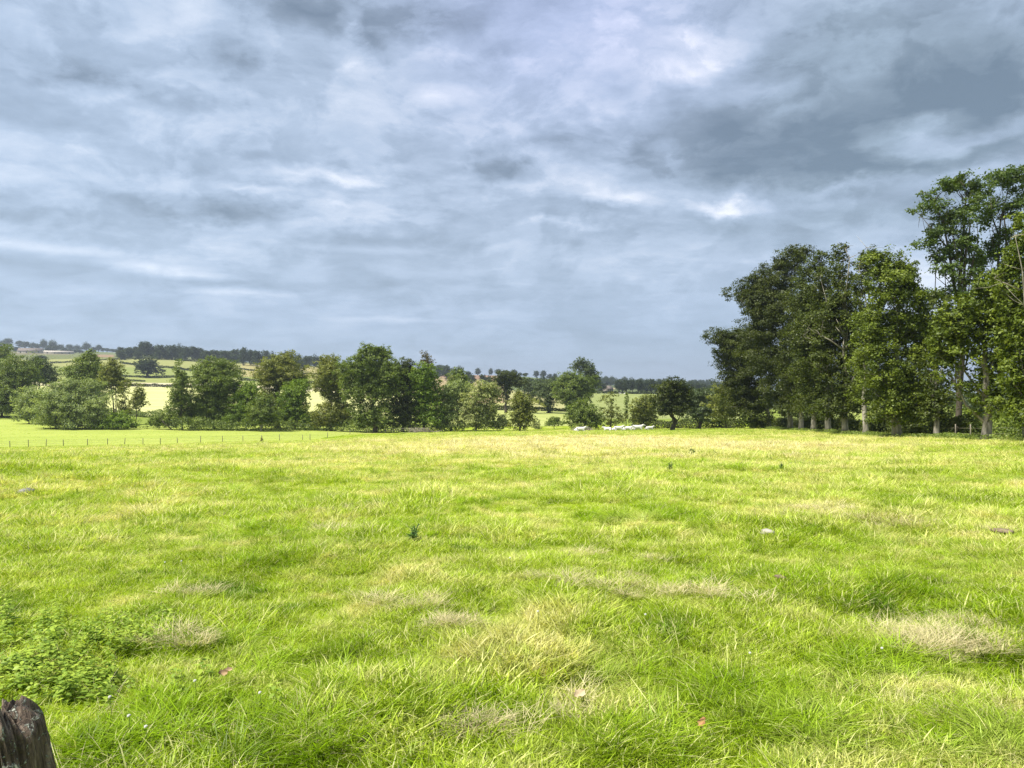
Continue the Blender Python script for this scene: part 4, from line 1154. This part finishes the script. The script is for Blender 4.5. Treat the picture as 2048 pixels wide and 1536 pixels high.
def hill_trees():
    # lone oak
    far_tree(297, 700, 42, 27, "lone dark oak standing in the sage green hillside field", None, name='oak')
    far_tree(229, 590, 30, 14, "dark tree on the hillside seen just behind the spindly olive tree", None)
    far_tree(84, 905, 16, 12, "small dark tree at the left end of the ridge foot hedge", None)
    far_tree(600, 905, 22, 12, "thin hillside tree left of the dull olive tree's top", None)
    far_tree(692, 760, 40, 14, "round grey tree peeping over the dull olive tree", None)
    far_tree(560, 830, 20, 12, "hillside tree behind the olive two peaked tree", None)
    g, l = "trees on the far left skyline", "small blue grey tree in the line along the far left skyline"
    for px, h, w in [(-40, 16, 9), (-18, 14, 9), (4, 14, 9), (17, 19, 9), (38, 15, 8), (50, 14, 9), (66, 13, 8), (76, 10, 7), (87, 20, 8), (105, 19, 10), (122, 11, 8), (140, 12, 8), (155, 12, 8), (172, 18, 9), (186, 9, 7), (197, 14, 7), (206, 8, 6), (215, 8, 7), (226, 7, 6), (232, 7, 6), (243, 8, 6)]:
        far_tree(px, 1850, h, w, l, g)
    for px, h, w in [(10, 9, 8), (30, 10, 9), (62, 9, 7), (98, 13, 9), (112, 13, 8), (128, 10, 9), (141, 9, 7), (150, 8, 7), (185, 8, 7), (160, 7, 8)]:
        far_tree(px, 1560, h, w, "low grey tree below the skyline around the farm roofs", "trees around the far farm")
    g, l = "wood along the nearer hill ridge", "blue green tree in the wood along the hill ridge behind the lone oak"
    for px, h, w in [(244, 20, 10), (258, 20, 12), (276, 14, 9), (290, 32, 13), (303, 22, 10), (318, 30, 11), (333, 26, 11), (345, 30, 11), (358, 31, 10), (370, 29, 11), (384, 26, 10), (398, 24, 11), (412, 22, 12), (428, 22, 11), (446, 24, 12),
                     (460, 22, 10), (474, 28, 11), (488, 36, 9), (500, 30, 10), (514, 32, 11), (530, 28, 10), (545, 32, 9), (558, 24, 9), (572, 30, 9), (586, 18, 8), (597, 26, 8), (613, 24, 7), (630, 24, 9), (646, 20, 9), (668, 22, 10)]:
        far_tree(px, 1000 + 40 * math.sin(px), h + 3, w * 1.12, l, g, sink=2.4)
    for px in range(245, 660, 13):
        far_tree(px + rng.uniform(-4, 4), 1075 + rng.uniform(-20, 20), rng.uniform(14, 21), rng.uniform(8, 11), l, g)
    g, l = "trees on the middle skyline", "hazy tree on the skyline between the giant tree and the feathery one"
    for px, h, w in [(690, 20, 10), (705, 16, 10), (720, 14, 9), (740, 14, 9), (780, 14, 9), (800, 14, 9), (826, 14, 9), (866, 18, 10), (880, 19, 11), (894, 14, 9), (906, 14, 9), (919, 18, 9), (936, 6, 5), (955, 14, 7), (982, 14, 5), (998, 13, 9), (1012, 11, 8), (1027, 13, 8), (1040, 8, 6),
                     (1052, 8, 6), (1072, 14, 7), (1087, 16, 7), (1100, 10, 7), (1110, 12, 6), (1122, 8, 6), (1135, 10, 7), (1150, 9, 7), (1165, 9, 7), (1180, 10, 7)]:
        far_tree(px, 1700, h, w, l, g)
    for px, Y, h, w in [(860, 1250, 24, 12), (876, 1150, 26, 12), (892, 1050, 30, 12), (934, 900, 26, 9), (944, 880, 20, 8), (965, 820, 24, 10), (978, 800, 22, 9), (1075, 700, 26, 12), (1062, 750, 22, 10), (1112, 720, 28, 11), (1126, 760, 24, 12), (1088, 900, 22, 11), (1142, 900, 22, 12), (1105, 1000, 18, 10), (1196, 800, 22, 10), (1204, 760, 16, 9)]:
        far_tree(px, Y, h, w, "soft grey tree on the slope below the middle skyline", "trees on the slope below the middle skyline")
    g, l = "wooded ridge on the right", "blue green tree of the wooded ridge right of the feathery tree"
    for row, (Y, base_h) in enumerate([(1780, 15), (1640, 14), (1480, 13), (1300, 15)]):
        for px in np.arange(1186, 1470, 9.5):
            if Y < 1400 and 1190 < px < 1232: continue
            far_tree(px + rng.uniform(-4, 4), Y + rng.uniform(-30, 30), base_h * rng.uniform(.75, 1.3), rng.uniform(6, 9.5), l, g)
    for px in np.arange(1238, 1330, 9):
        far_tree(px + rng.uniform(-3, 3), 720 + rng.uniform(-30, 30), rng.uniform(22, 30), rng.uniform(8, 11), "full grown tree of the wood behind the far sage field", "wood behind the far sage field")
    for px in list(np.arange(1330, 1460, 13)):
        far_tree(px + rng.uniform(-3, 3), 800 + rng.uniform(-30, 30), rng.uniform(18, 26), rng.uniform(8, 11), "full grown tree of the wood behind the far sage field", "wood behind the far sage field")
    g = "hedgerow trees right of the avenue"
    for px in np.arange(1480, 2160, 22):
        far_tree(px + rng.uniform(-6, 6), 430 + rng.uniform(-20, 20), rng.uniform(20, 34), rng.uniform(11, 16), "distant tree glimpsed between the avenue trunks", "distant trees glimpsed through the avenue")


hill_trees()


# ------------------------------------------------------------------ farm buildings far away
WALLM = mat_noise("farm_wall", (0.26, 0.23, 0.18), (0.36, 0.32, 0.26), .8)
ROOFM = mat_noise("farm_tiles", (0.115, 0.095, 0.08), (0.17, 0.14, 0.12), .8)
ROOFG = mat_noise("pale_roof", (0.30, 0.27, 0.23), (0.40, 0.36, 0.31), .5)
DARKM = mat_noise("dark_opening", (0.03, 0.03, 0.03), (0.05, 0.05, 0.045), 1)


def barn(label, px, Y, L_, W_, hw, hr, rz, roofm, name='barn', openings=4):
    b = on_ground(px, Y)
    root = empty(name, b)
    root.rotation_euler = (0, 0, rz)
    tag(root, label, name.replace('_', ' '))
    x, y = L_ / 2, W_ / 2
    mb = MB()
    v = [(-x, -y, -1), (x, -y, -1), (x, y, -1), (-x, y, -1), (-x, -y, hw), (x, -y, hw), (x, y, hw), (-x, y, hw), (-x, 0, hw + hr), (x, 0, hw + hr)]
    mb.put(np.array(v, float), [(0, 1, 5, 4), (2, 3, 7, 6)], [(3, 0, 4), (3, 4, 7), (7, 4, 8), (1, 2, 6), (1, 6, 5), (5, 6, 9)])
    add("wall", mb.mesh("wall", smooth=False), WALLM, root)
    mb = MB()
    e, t = .4, .25
    for sg in (-1, 1):
        a = np.array([(-x - e, sg * (y + e), hw - e * hr / y), (x + e, sg * (y + e), hw - e * hr / y), (x + e, 0, hw + hr + .02), (-x - e, 0, hw + hr + .02)])
        up = np.array([0, 0, t])
        mb.put(np.vstack([a, a + up]), [(0, 1, 2, 3), (4, 7, 6, 5), (0, 4, 5, 1), (1, 5, 6, 2), (3, 2, 6, 7), (0, 3, 7, 4)])
    add("roof", mb.mesh("roof", smooth=False), roofm, root)
    for i in range(openings):
        mb = MB()
        mb.box((-x + L_ * (i + .5) / openings, -y - .03, hw * .42), (2.2, .1, hw * .7))
        add("door" if i % 2 == 0 else "window", mb.mesh("opening", smooth=False), DARKM, root)


barn("long brown roofed farmhouse on the far left hillside", 62, 1480, 46, 11, 4.5, 5.5, .10, ROOFM, name='farmhouse')
barn("low pale roofed barn right of the far farmhouse", 118, 1460, 50, 12, 3.2, 2.6, .35, ROOFG)
barn("small tan cottage with a dull roof at the wood's edge", 1216, 770, 9, 6, 3, 3, .7, ROOFM, name='cottage', openings=3)


# ------------------------------------------------------------------ fences
def fence_left():
    root = empty("wire_fence", on_ground(320, 133))
    tag(root, "wire fence on thin wooden posts along the bottom of the left pasture", "fence")
    o0 = np.array(root.location)
    ref = [(-60, 122), (-20, 124), (20, 126), (57, 127), (92, 128), (127, 129), (175, 130), (215, 131), (249, 131.5), (286, 132), (321, 133), (355, 135), (401, 137.5), (445, 141), (486, 144), (524, 147), (559, 149), (605, 151), (620, 152), (655, 160), (700, 174), (735, 184), (755, 189), (771, 192), (788, 195)]
    pp = []
    for px, Y in ref:
        g = on_ground(px, Y)
        pp.append(g)
        h = 1.15 + rng.uniform(-.12, .12)
        lean = rng.normal(0, .05, 2)
        mb = MB()
        t = np.array([0, 0, -.3]); e = np.array([lean[0], lean[1], h])
        mb.tube([t, e * .5, e * .96, e], [.062, .058, .055, .03], 8, rough=.06)
        add("post", mb.mesh("post"), POSTM, root, loc=g - o0)
    for k_, zz in enumerate((.45, .75, 1.02)):
        mb = MB()
        pts = np.array([p + np.array([0, -.08, zz]) for p in pp]) - o0
        mb.tube(pts, np.full(len(pts), .008), 4)
        add("wire", mb.mesh("wire"), WIREM, root)


WIREM = mat_noise("wire_steel", (.12, .11, .10), (.22, .21, .19), 5, .6)
fence_left()


def rail_fence(label, pts, h, rails, group=None, mat=None, rr=.05):
    mat = mat or POSTP
    g0 = on_ground(*pts[0])
    root = empty("rail_fence", g0)
    tag(root, label, "fence", group)
    gs = [on_ground(*p) for p in pts]
    for g in gs:
        mb = MB()
        pr = .08 if rr > .02 else .05
        mb.tube([(0, 0, -.3), (0.01, 0, h * .5), (0, 0.01, h)], [pr, pr * .95, pr * .85], 8, rough=.05)
        add("post", mb.mesh("post"), mat, root, loc=g - g0)
    for z in rails:
        mb = MB()
        for a, b in zip(gs[:-1], gs[1:]):
            a_, b_ = a - g0 + [0, -.1, z], b - g0 + [0, -.1, z + .02]
            mb.tube([a_, (a_ + b_) / 2 + [0, 0, .01], b_], [rr, rr * 1.1, rr], 6)
        add("rail" if rr > .02 else "wire", mb.mesh("rail"), mat, root)


POSTP = mat_bark("rail_wood", (0.28, 0.25, 0.19), (0.46, 0.42, 0.33))
rail_fence("short pale wooden rail fence below the giant tree", [(771, 190), (788, 189.5), (800, 189), (818, 188.5), (831, 188)], 1.25, (.6, 1.05))
rail_fence("weathered post and wire fence in front of the hedge by the knotted tree", [(1878, 67), (1911, 65), (1941, 62), (2046, 53), (2100, 51)], 1.3, (.5, .95,), mat=POSTM, rr=.008)


# ------------------------------------------------------------------ weathered post beside the viewer
def gate_post():
    g = np.array([-1.030 + .98 * math.sin(math.radians(11)), 1.50, 0.0])
    root = empty("fence_post", g)
    root.rotation_euler = (0, math.radians(-11), 0)
    tag(root, "dark rotting wooden post with white lichen in the bottom left corner", "post")
    top = (EYE - (1412 - HY) / F * 1.5) / math.cos(math.radians(11)) + .012
    nz, na = 90, 160
    a = np.linspace(0, 2 * np.pi, na, endpoint=False)
    z = np.concatenate([np.linspace(-.2, top - .12, 45), np.linspace(top - .12, top, 45)[1:]])
    V = []
    for zz in z:
        f = 1 - max(0, (zz - (top - .06)) / .06) ** 2 * .42
        base = .066 + .030 * (top - zz) / top
        gro = np.zeros(na)
        for (ph, wd, dp) in [(4.55, .07, .020), (5.05, .06, .016), (4.1, .05, .012), (5.6, .08, .014), (3.6, .06, .012), (0.4, .06, .01), (1.5, .07, .012), (2.6, .06, .012), (4.85, .03, .010), (4.32, .03, .010)]:
            da = np.angle(np.exp(1j * (a - ph - .05 * math.sin(zz * 9 + ph))))
            gro += dp * np.exp(-(da / wd) ** 2) * min(1.6, (.55 + 1.3 * math.exp(-(top - zz) / .12)))
        fib = .006 * (vnoise(a * 9, np.full(na, zz * 5), 1.0, 71) - .5) * 2 + .0035 * (vnoise(a * 26, np.full(na, zz * 16), 1.0, 72) - .5) * 2 + .003 * (vnoise(a * 14, np.full(na, zz * 60), 1.0, 74) - .5)
        r = base * f - gro + fib
        topcut = .030 * vnoise(np.cos(a) * 2.2 + 5, np.sin(a) * 2.2 + 5, 1.6, 73) + .030 * vnoise(a * 6, a * 0, 1.0, 75)
        zz2 = zz - topcut * max(0, 1 - (top - zz) / .12)
        V.append(np.stack([r * np.cos(a), r * np.sin(a), zz2 if np.ndim(zz2) else np.full(na, zz2)], -1))
    nz = len(z)
    V = np.array(V)
    # hollow weathered end grain
    rings = [V[-1]]
    for k_, s in enumerate((.8, .6, .4, .2)):
        rr = V[-1].copy()
        c = rr.mean(0)
        rr = c + (rr - c) * [s, s, 1]
        rr[:, 2] += -.006 * (k_ + 1) + .03 * (vnoise(rr[:, 0] * 90, rr[:, 1] * 90, 1.0, 77) - .5)
        rings.append(rr)
    V = np.concatenate([V.reshape(-1, 3), np.concatenate(rings[1:])])
    nr = nz + 4
    i, j = np.meshgrid(np.arange(nr - 1), np.arange(na), indexing='ij')
    q = np.stack([i * na + j, i * na + (j + 1) % na, (i + 1) * na + (j + 1) % na, (i + 1) * na + j], -1).reshape(-1, 4)
    V = np.vstack([V, V[-na:].mean(0)])
    jj = np.arange(na)
    tri = np.stack([(nr - 1) * na + jj, (nr - 1) * na + (jj + 1) % na, np.full(na, len(V) - 1)], -1)
    me = mesh_from("timber", V, [q, tri])
    m, nt = new_mat("rotten_wood")
    tc = N(nt, 'ShaderNodeTexCoord').outputs['Object']
    n = NOISE(nt, VM(nt, 'MULTIPLY', tc, (1, 1, .12)), 70, 6, .7)
    n2 = NOISE(nt, tc, 22, 5, .65)
    col = RAMP(nt, n, [(.32, (.007, .005, .004)), (.44, (.05, .034, .023)), (.56, (.14, .10, .07)), (.70, (.30, .245, .185))])
    li = NOISE(nt, tc, 34, 5, .72, .4)
    lf = M(nt, 'MULTIPLY', M(nt, 'SUBTRACT', li, .55), 18, clamp=True)
    col = MIX(nt, lf, col, (.42, .44, .36))
    mo = M(nt, 'MULTIPLY', M(nt, 'SUBTRACT', n2, .56), 8, clamp=True)
    col = MIX(nt, M(nt, 'MULTIPLY', mo, .5), col, (.10, .11, .04))
    b = N(nt, 'ShaderNodeBump', {'Strength': 1.0, 'Distance': .012, 'Height': M(nt, 'ADD', n, M(nt, 'MULTIPLY', lf, .5))})
    s = N(nt, 'ShaderNodeBsdfPrincipled', {'Base Color': col, 'Roughness': .92, 'Normal': b.outputs[0]})
    out(nt, s.outputs[0])
    add("timber", me, m, root)


gate_post()


# ------------------------------------------------------------------ cattle
COWM = mat_noise("cream_hide", (0.58, 0.555, 0.50), (0.66, 0.635, 0.585), 2.5)


def skin_mesh(name, verts, edges, radii, root=0, sub=1):
    me = bpy.data.meshes.new(name + "_skeleton")
    me.from_pydata([tuple(v) for v in verts], edges, [])
    o = bpy.data.objects.new("skeleton", me)
    COL.objects.link(o)
    o.modifiers.new("skin", 'SKIN').use_smooth_shade = True
    if not me.skin_vertices:
        raise RuntimeError("no skin layer")
    for i, r in enumerate(radii):
        sv = me.skin_vertices[0].data[i]
        sv.radius = r if isinstance(r, tuple) else (r, r)
        sv.use_root = (i == root)
    s = o.modifiers.new("sub", 'SUBSURF')
    s.levels = s.render_levels = sub
    dg = bpy.context.evaluated_depsgraph_get()
    dg.update()
    nm = bpy.data.meshes.new_from_object(o.evaluated_get(dg))
    nm.name = name
    bpy.data.objects.remove(o)
    return nm


def cow_mesh(pose):
    lying = pose == 'lying'
    zb = .52 if lying else 1.02
    V = [(-.55, 0, zb), (-.1, 0, zb - .02), (.35, 0, zb), (.72, 0, zb + .04), (-.85, 0, zb + .02)]          # spine: hip, belly, chest, shoulder, rump
    R = [.40, .42, .40, .34, .30]
    E = [(0, 1), (1, 2), (2, 3), (0, 4)]
    def chain(p, pts, rad):
        i = p
        for q, r in zip(pts, rad):
            V.append(q); R.append(r); E.append((i, len(V) - 1)); i = len(V) - 1
        return i
    hd = .22 if pose != 'graze' else -.45
    neck = chain(3, [(1.02, 0, zb + .16 + hd * .5), (1.22, 0, zb + .22 + hd)], [.20, .165])
    chain(neck, [(1.42, 0, zb + .12 + hd), (1.60, 0, zb - .02 + hd)], [.135, .095])
    for sy in (-1, 1):
        chain(neck, [(1.20, sy * .17, zb + .28 + hd), (1.16, sy * .29, zb + .26 + hd)], [.05, .025])          # ears
    chain(4, [(-1.02, 0, zb - .1), (-1.06, 0, zb - .38), (-1.04, 0, max(.08, zb - .72))], [.05, .03, .045])    # tail
    if lying:
        for sy in (-1, 1):
            chain(3, [(.72, sy * .26, .24), (1.02, sy * .28, .12), (.72, sy * .30, .07)], [.14, .08, .06])
            chain(4, [(-.62, sy * .34, .28), (-.25, sy * .42, .18), (-.62, sy * .46, .08)], [.22, .11, .07])
    else:
        for sy in (-1, 1):
            chain(3, [(.70, sy * .18, .68), (.70, sy * .19, .38), (.72, sy * .19, .05)], [.15, .085, .075])
            chain(4, [(-.80, sy * .20, .70), (-.92, sy * .20, .44), (-.86, sy * .20, .05)], [.20, .09, .075])
    return skin_mesh("cow", V, E, R, 1, 2)


def cows():
    lying, standing = cow_mesh('lying'), cow_mesh('standing')
    for me in (lying, standing): me.materials.append(COWM)
    herd = "white cattle resting in the pasture"
    for px, Y, me, rz, s, lab in [
        (1159, 165, lying, .12, 1.12, "lone white cow lying apart on the left of the herd"),
        (1217, 171, lying, math.pi - .3, .92, "white cow lying at the left end of the herd's close row"),
        (1235, 171.5, lying, .1, 1.12, "long white cow lying second in the herd's close row"),
        (1254, 173, lying, -.15, 1.02, "white cow lying in the middle of the row against the big one"),
        (1273, 174, lying, .05, 1.28, "biggest white cow with its head raised, fourth in the row"),
        (1298, 175, lying, .25, .95, "white cow lying by itself at the right end of the herd")]:
        g = on_ground(px, Y)
        o = add("cow", me, loc=g)
        o.rotation_euler = (0, 0, rz)
        o.scale = (s * 1.06, s * 1.02, s * 1.04)
        tag(o, lab, "cow", herd)
    for px, lab in [(1241, "left of two tiny white cows on the far sage field"), (1249, "right of two tiny white cows on the far sage field")]:
        o = add("cow", standing, loc=on_ground(px, 630))
        o.rotation_euler = (0, 0, .2 + px)
        tag(o, lab, "cow", "cows on the far field")


cows()


# ------------------------------------------------------------------ small things in the pasture
def brush_heap(label, px, Y, w, h, n, mat, name="brush_heap"):
    g = on_ground(px, Y)
    r = np.random.default_rng(hash_(label) % 9999)
    mb = MB()
    for _ in range(n):
        a = r.uniform(-w, w); b_ = r.uniform(-w * .4, w * .4)
        q = (1 - abs(a) / w) * h
        p0 = np.array([a, b_, r.uniform(0, q)])
        dr = np.array([r.normal(0, 1), r.normal(0, .6), r.normal(.1, .25)]); dr /= np.linalg.norm(dr)
        p1 = p0 + dr * w * .8
        p1[2] = np.clip(p1[2], .03, h)
        mb.tube([p0, (p0 + p1) / 2 + r.normal(size=3) * .06, p1], [.05, .04, .015], 5)
    o = add(name, mb.mesh(name), mat, loc=g)
    tag(o, label, "brush heap")


brush_heap("grey heap of cut branches just behind the lone cow", 1166, 183, 1.9, 1.0, 150, DEADW)
brush_heap("tangle of pale fallen branches under the fresh green tree", 846, 187, 3.0, 1.2, 90, DEADW)


def thistle(label, px, py, h, mat=None, name='thistle', cat='thistle', n=40, seed=1):
    g = at_pixel(px, py)
    r = np.random.default_rng(seed)
    root = empty(name, g)
    tag(root, label, cat)
    V, vv = [], []
    mb = MB()
    for s_ in range(4):
        e = np.array([r.normal(0, .16), r.normal(0, .16), 1]) * h * r.uniform(.7, 1.05)
        mid = e * .5 + r.normal(size=3) * .02
        mb.tube([(0, 0, -.03), mid, e], [.012, .009, .004], 5)
        for _ in range(n // 2):
            t = r.uniform(.1, 1)
            p = e * t
            a = r.uniform(0, 6.28)
            d = np.array([math.cos(a), math.sin(a), r.uniform(.0, .7)])
            w = np.cross(d, [0, 0, 1.0]); w /= np.linalg.norm(w)
            l = h * .42 * (1.1 - .6 * t) * r.uniform(.6, 1.1)
            V += [p, p + d * l * .5 + w * l * .14, p + d * l + np.array([0, 0, -.25 * l]), p + d * l * .5 - w * l * .14]
            vv += [r.uniform()] * 4
    V = np.array(V)
    me = mesh_from("leaves", V, [np.arange(len(V)).reshape(-1, 4)], {'v': np.array(vv)}, smooth=False)
    add("leaves", me, mat or L['thistle'], root)
    add("stem", mb.mesh("stem"), L['thistle'] if mat is None else mat, root)


thistle("dark blue green thistle standing alone in the middle of the pasture", 825, 1088, .24, seed=3)
thistle("dark dock plant on the field beside the straw band", 1384, 914, .42, seed=4, name='dock_plant', cat='dock plant')
thistle("small dark thistle right of centre below the dock plant", 1340, 943, .26, seed=5)
thistle("low dark thistle at far right of the straw band", 1563, 942, .22, seed=6)
thistle("brown seeding thistle clump at the wire fence", 524, 884, 1.0, mat=L['russet'], seed=7, n=60)


def stone(label, px, py, s, mat, name='stone', flat=.5, seed=0, cat='stone', lift=.04):
    g = at_pixel(px, py)
    r = np.random.default_rng(seed)
    me = bpy.data.meshes.new(name)
    import bmesh
    bm = bmesh.new()
    bmesh.ops.create_icosphere(bm, subdivisions=3, radius=1)
    off = r.uniform(0, 100)
    for v in bm.verts:
        k_ = 1 + .35 * (float(vnoise(v.co.x + off + v.co.z, v.co.y + off, 1.6, seed)) - .5) + .15 * (float(vnoise(v.co.x + off, v.co.y - v.co.z + off, 4, seed)) - .5)
        v.co = Vector((v.co.x * s * k_, v.co.y * s * .75 * k_, v.co.z * s * flat * k_))
    for f in bm.faces: f.smooth = True
    bm.to_mesh(me); bm.free()
    o = add(name, me, mat, loc=g + np.array([0, 0, lift]))
    o.rotation_euler = (0, 0, r.uniform(0, 6))
    tag(o, label, cat)


GREYST = mat_noise("grey_stone", (.10, .10, .085), (.24, .23, .20), 9)
PALEST = mat_noise("pale_stone", (.22, .20, .16), (.42, .39, .32), 9)
DUNG = mat_noise("dry_dung", (.10, .075, .045), (.24, .19, .12), 12)
stone("grey lump of stone in the grass at the left edge", 54, 990, .16, GREYST, seed=11, lift=.05)
stone("pale flat stone in the turf right of centre", 1535, 1074, .085, PALEST, seed=12, lift=.05)
stone("dry brown cowpat in the grass near the right edge", 2006, 1074, .12, DUNG, name='cowpat', flat=.25, seed=13, cat='cowpat', lift=.07)
stone("small dark cowpat right of the lower centre", 1560, 1168, .05, DUNG, name='cowpat', flat=.3, seed=14, cat='cowpat', lift=.06)


def fallen_leaf(label, px, py, s, c0, c1, seed, lift=.10):
    g = at_pixel(px, py)
    r = np.random.default_rng(seed)
    V, Q = [], []
    n = 0
    nu, nv = 9, 7
    for i in range(nu):
        for j in range(nv):
            u, v = i / (nu - 1), (j / (nv - 1) - .5) * 2
            w = math.sin(math.pi * min(1, u * .92 + .05)) ** .8 * (.42 + .10 * math.sin(u * 19))
            z = .35 * v * v * w + .30 * (u - .5) ** 2 + .08 * math.sin(u * 7 + v * 3 + seed)
            V.append((u - .5, v * w, z))
    V = np.array(V) * s
    i, j = np.meshgrid(np.arange(nu - 1), np.arange(nv - 1), indexing='ij')
    q = np.stack([i * nv + j, (i + 1) * nv + j, (i + 1) * nv + j + 1, i * nv + j + 1], -1).reshape(-1, 4)
    m = mat_noise("dead_leaf", c0, c1, 14)
    o = add("fallen_leaf", mesh_from("fallen_leaf", V, [q]), m, loc=g + np.array([0, 0, lift]))
    o.rotation_euler = (r.uniform(-.5, .3) + .5, r.normal(0, .3), r.uniform(0, 6))
    tag(o, label, "leaf")


fallen_leaf("curled orange brown leaf in the grass at the bottom right", 1406, 1490, .055, (.18, .09, .035), (.34, .19, .085), 21)
fallen_leaf("pale cream curled leaf on dry grass at the bottom middle", 1160, 1428, .065, (.30, .23, .13), (.44, .36, .22), 22)
fallen_leaf("tan leaf lying in a brown tuft right of the nettles", 446, 1384, .05, (.22, .14, .07), (.36, .25, .13), 23)
fallen_leaf("small tan leaf beside the tan one right of the nettles", 458, 1378, .045, (.24, .16, .09), (.4, .29, .16), 25)


def clover():
    FM = mat_noise("clover_white", (.42, .42, .36), (.58, .58, .52), 60)
    mb = MB()
    r = np.random.default_rng(5)
    for i in range(36):
        u = r.normal(size=3); u /= np.linalg.norm(u)
        if u[2] < -.3: u[2] *= -1
        p = u * .007
        mb.tube([p * .3, p, p * 1.25], [.001, .0028, .0006], 4)
    head = mb.mesh("flower_head"); head.materials.append(FM)
    mb = MB()
    mb.tube([(0, 0, -.14), (.006, 0, -.07), (0, 0, 0)], [.0014, .0013, .0012], 5)
    stem = mb.mesh("stem"); stem.materials.append(L['bright'])
    for px, py in [(1076, 1262), (390, 1414), (520, 1440), (220, 1450), (292, 1515), (1291, 1268), (363, 1152), (330, 1155), (258, 1492), (1764, 1342), (1020, 1145), (1500, 1352)]:
        g = at_pixel(px, py)
        e = empty("clover_flower", g + np.array([0, 0, .13]))
        a, b = add("flower_head", head, parent=e), add("stem", stem, parent=e)
        tag(e, "small white clover head above the turf", "flower", "white clover heads in the pasture")


clover()


# ------------------------------------------------------------------ haze over the valley
def haze():
    lo = float(min(v.co.z for v in bpy.data.objects["ground"].data.vertices)) - 1.0
    hi = 165.0
    mb = MB()
    mb.box((0, 0, (lo + hi) / 2), (2 * 10200, 2 * 10200, hi - lo))
    o = add("haze", mb.mesh("haze", smooth=False))
    tag(o, kind='stuff')
    m, nt = new_mat("air")
    v = N(nt, 'ShaderNodeVolumePrincipled', {'Color': (0.80, 0.90, 1.0, 1), 'Density': HAZE, 'Anisotropy': 0.4})
    oo = N(nt, 'ShaderNodeOutputMaterial')
    nt.links.new(v.outputs[0], oo.inputs['Volume'])
    o.data.materials.append(m)


HAZE = 0.00013
haze()
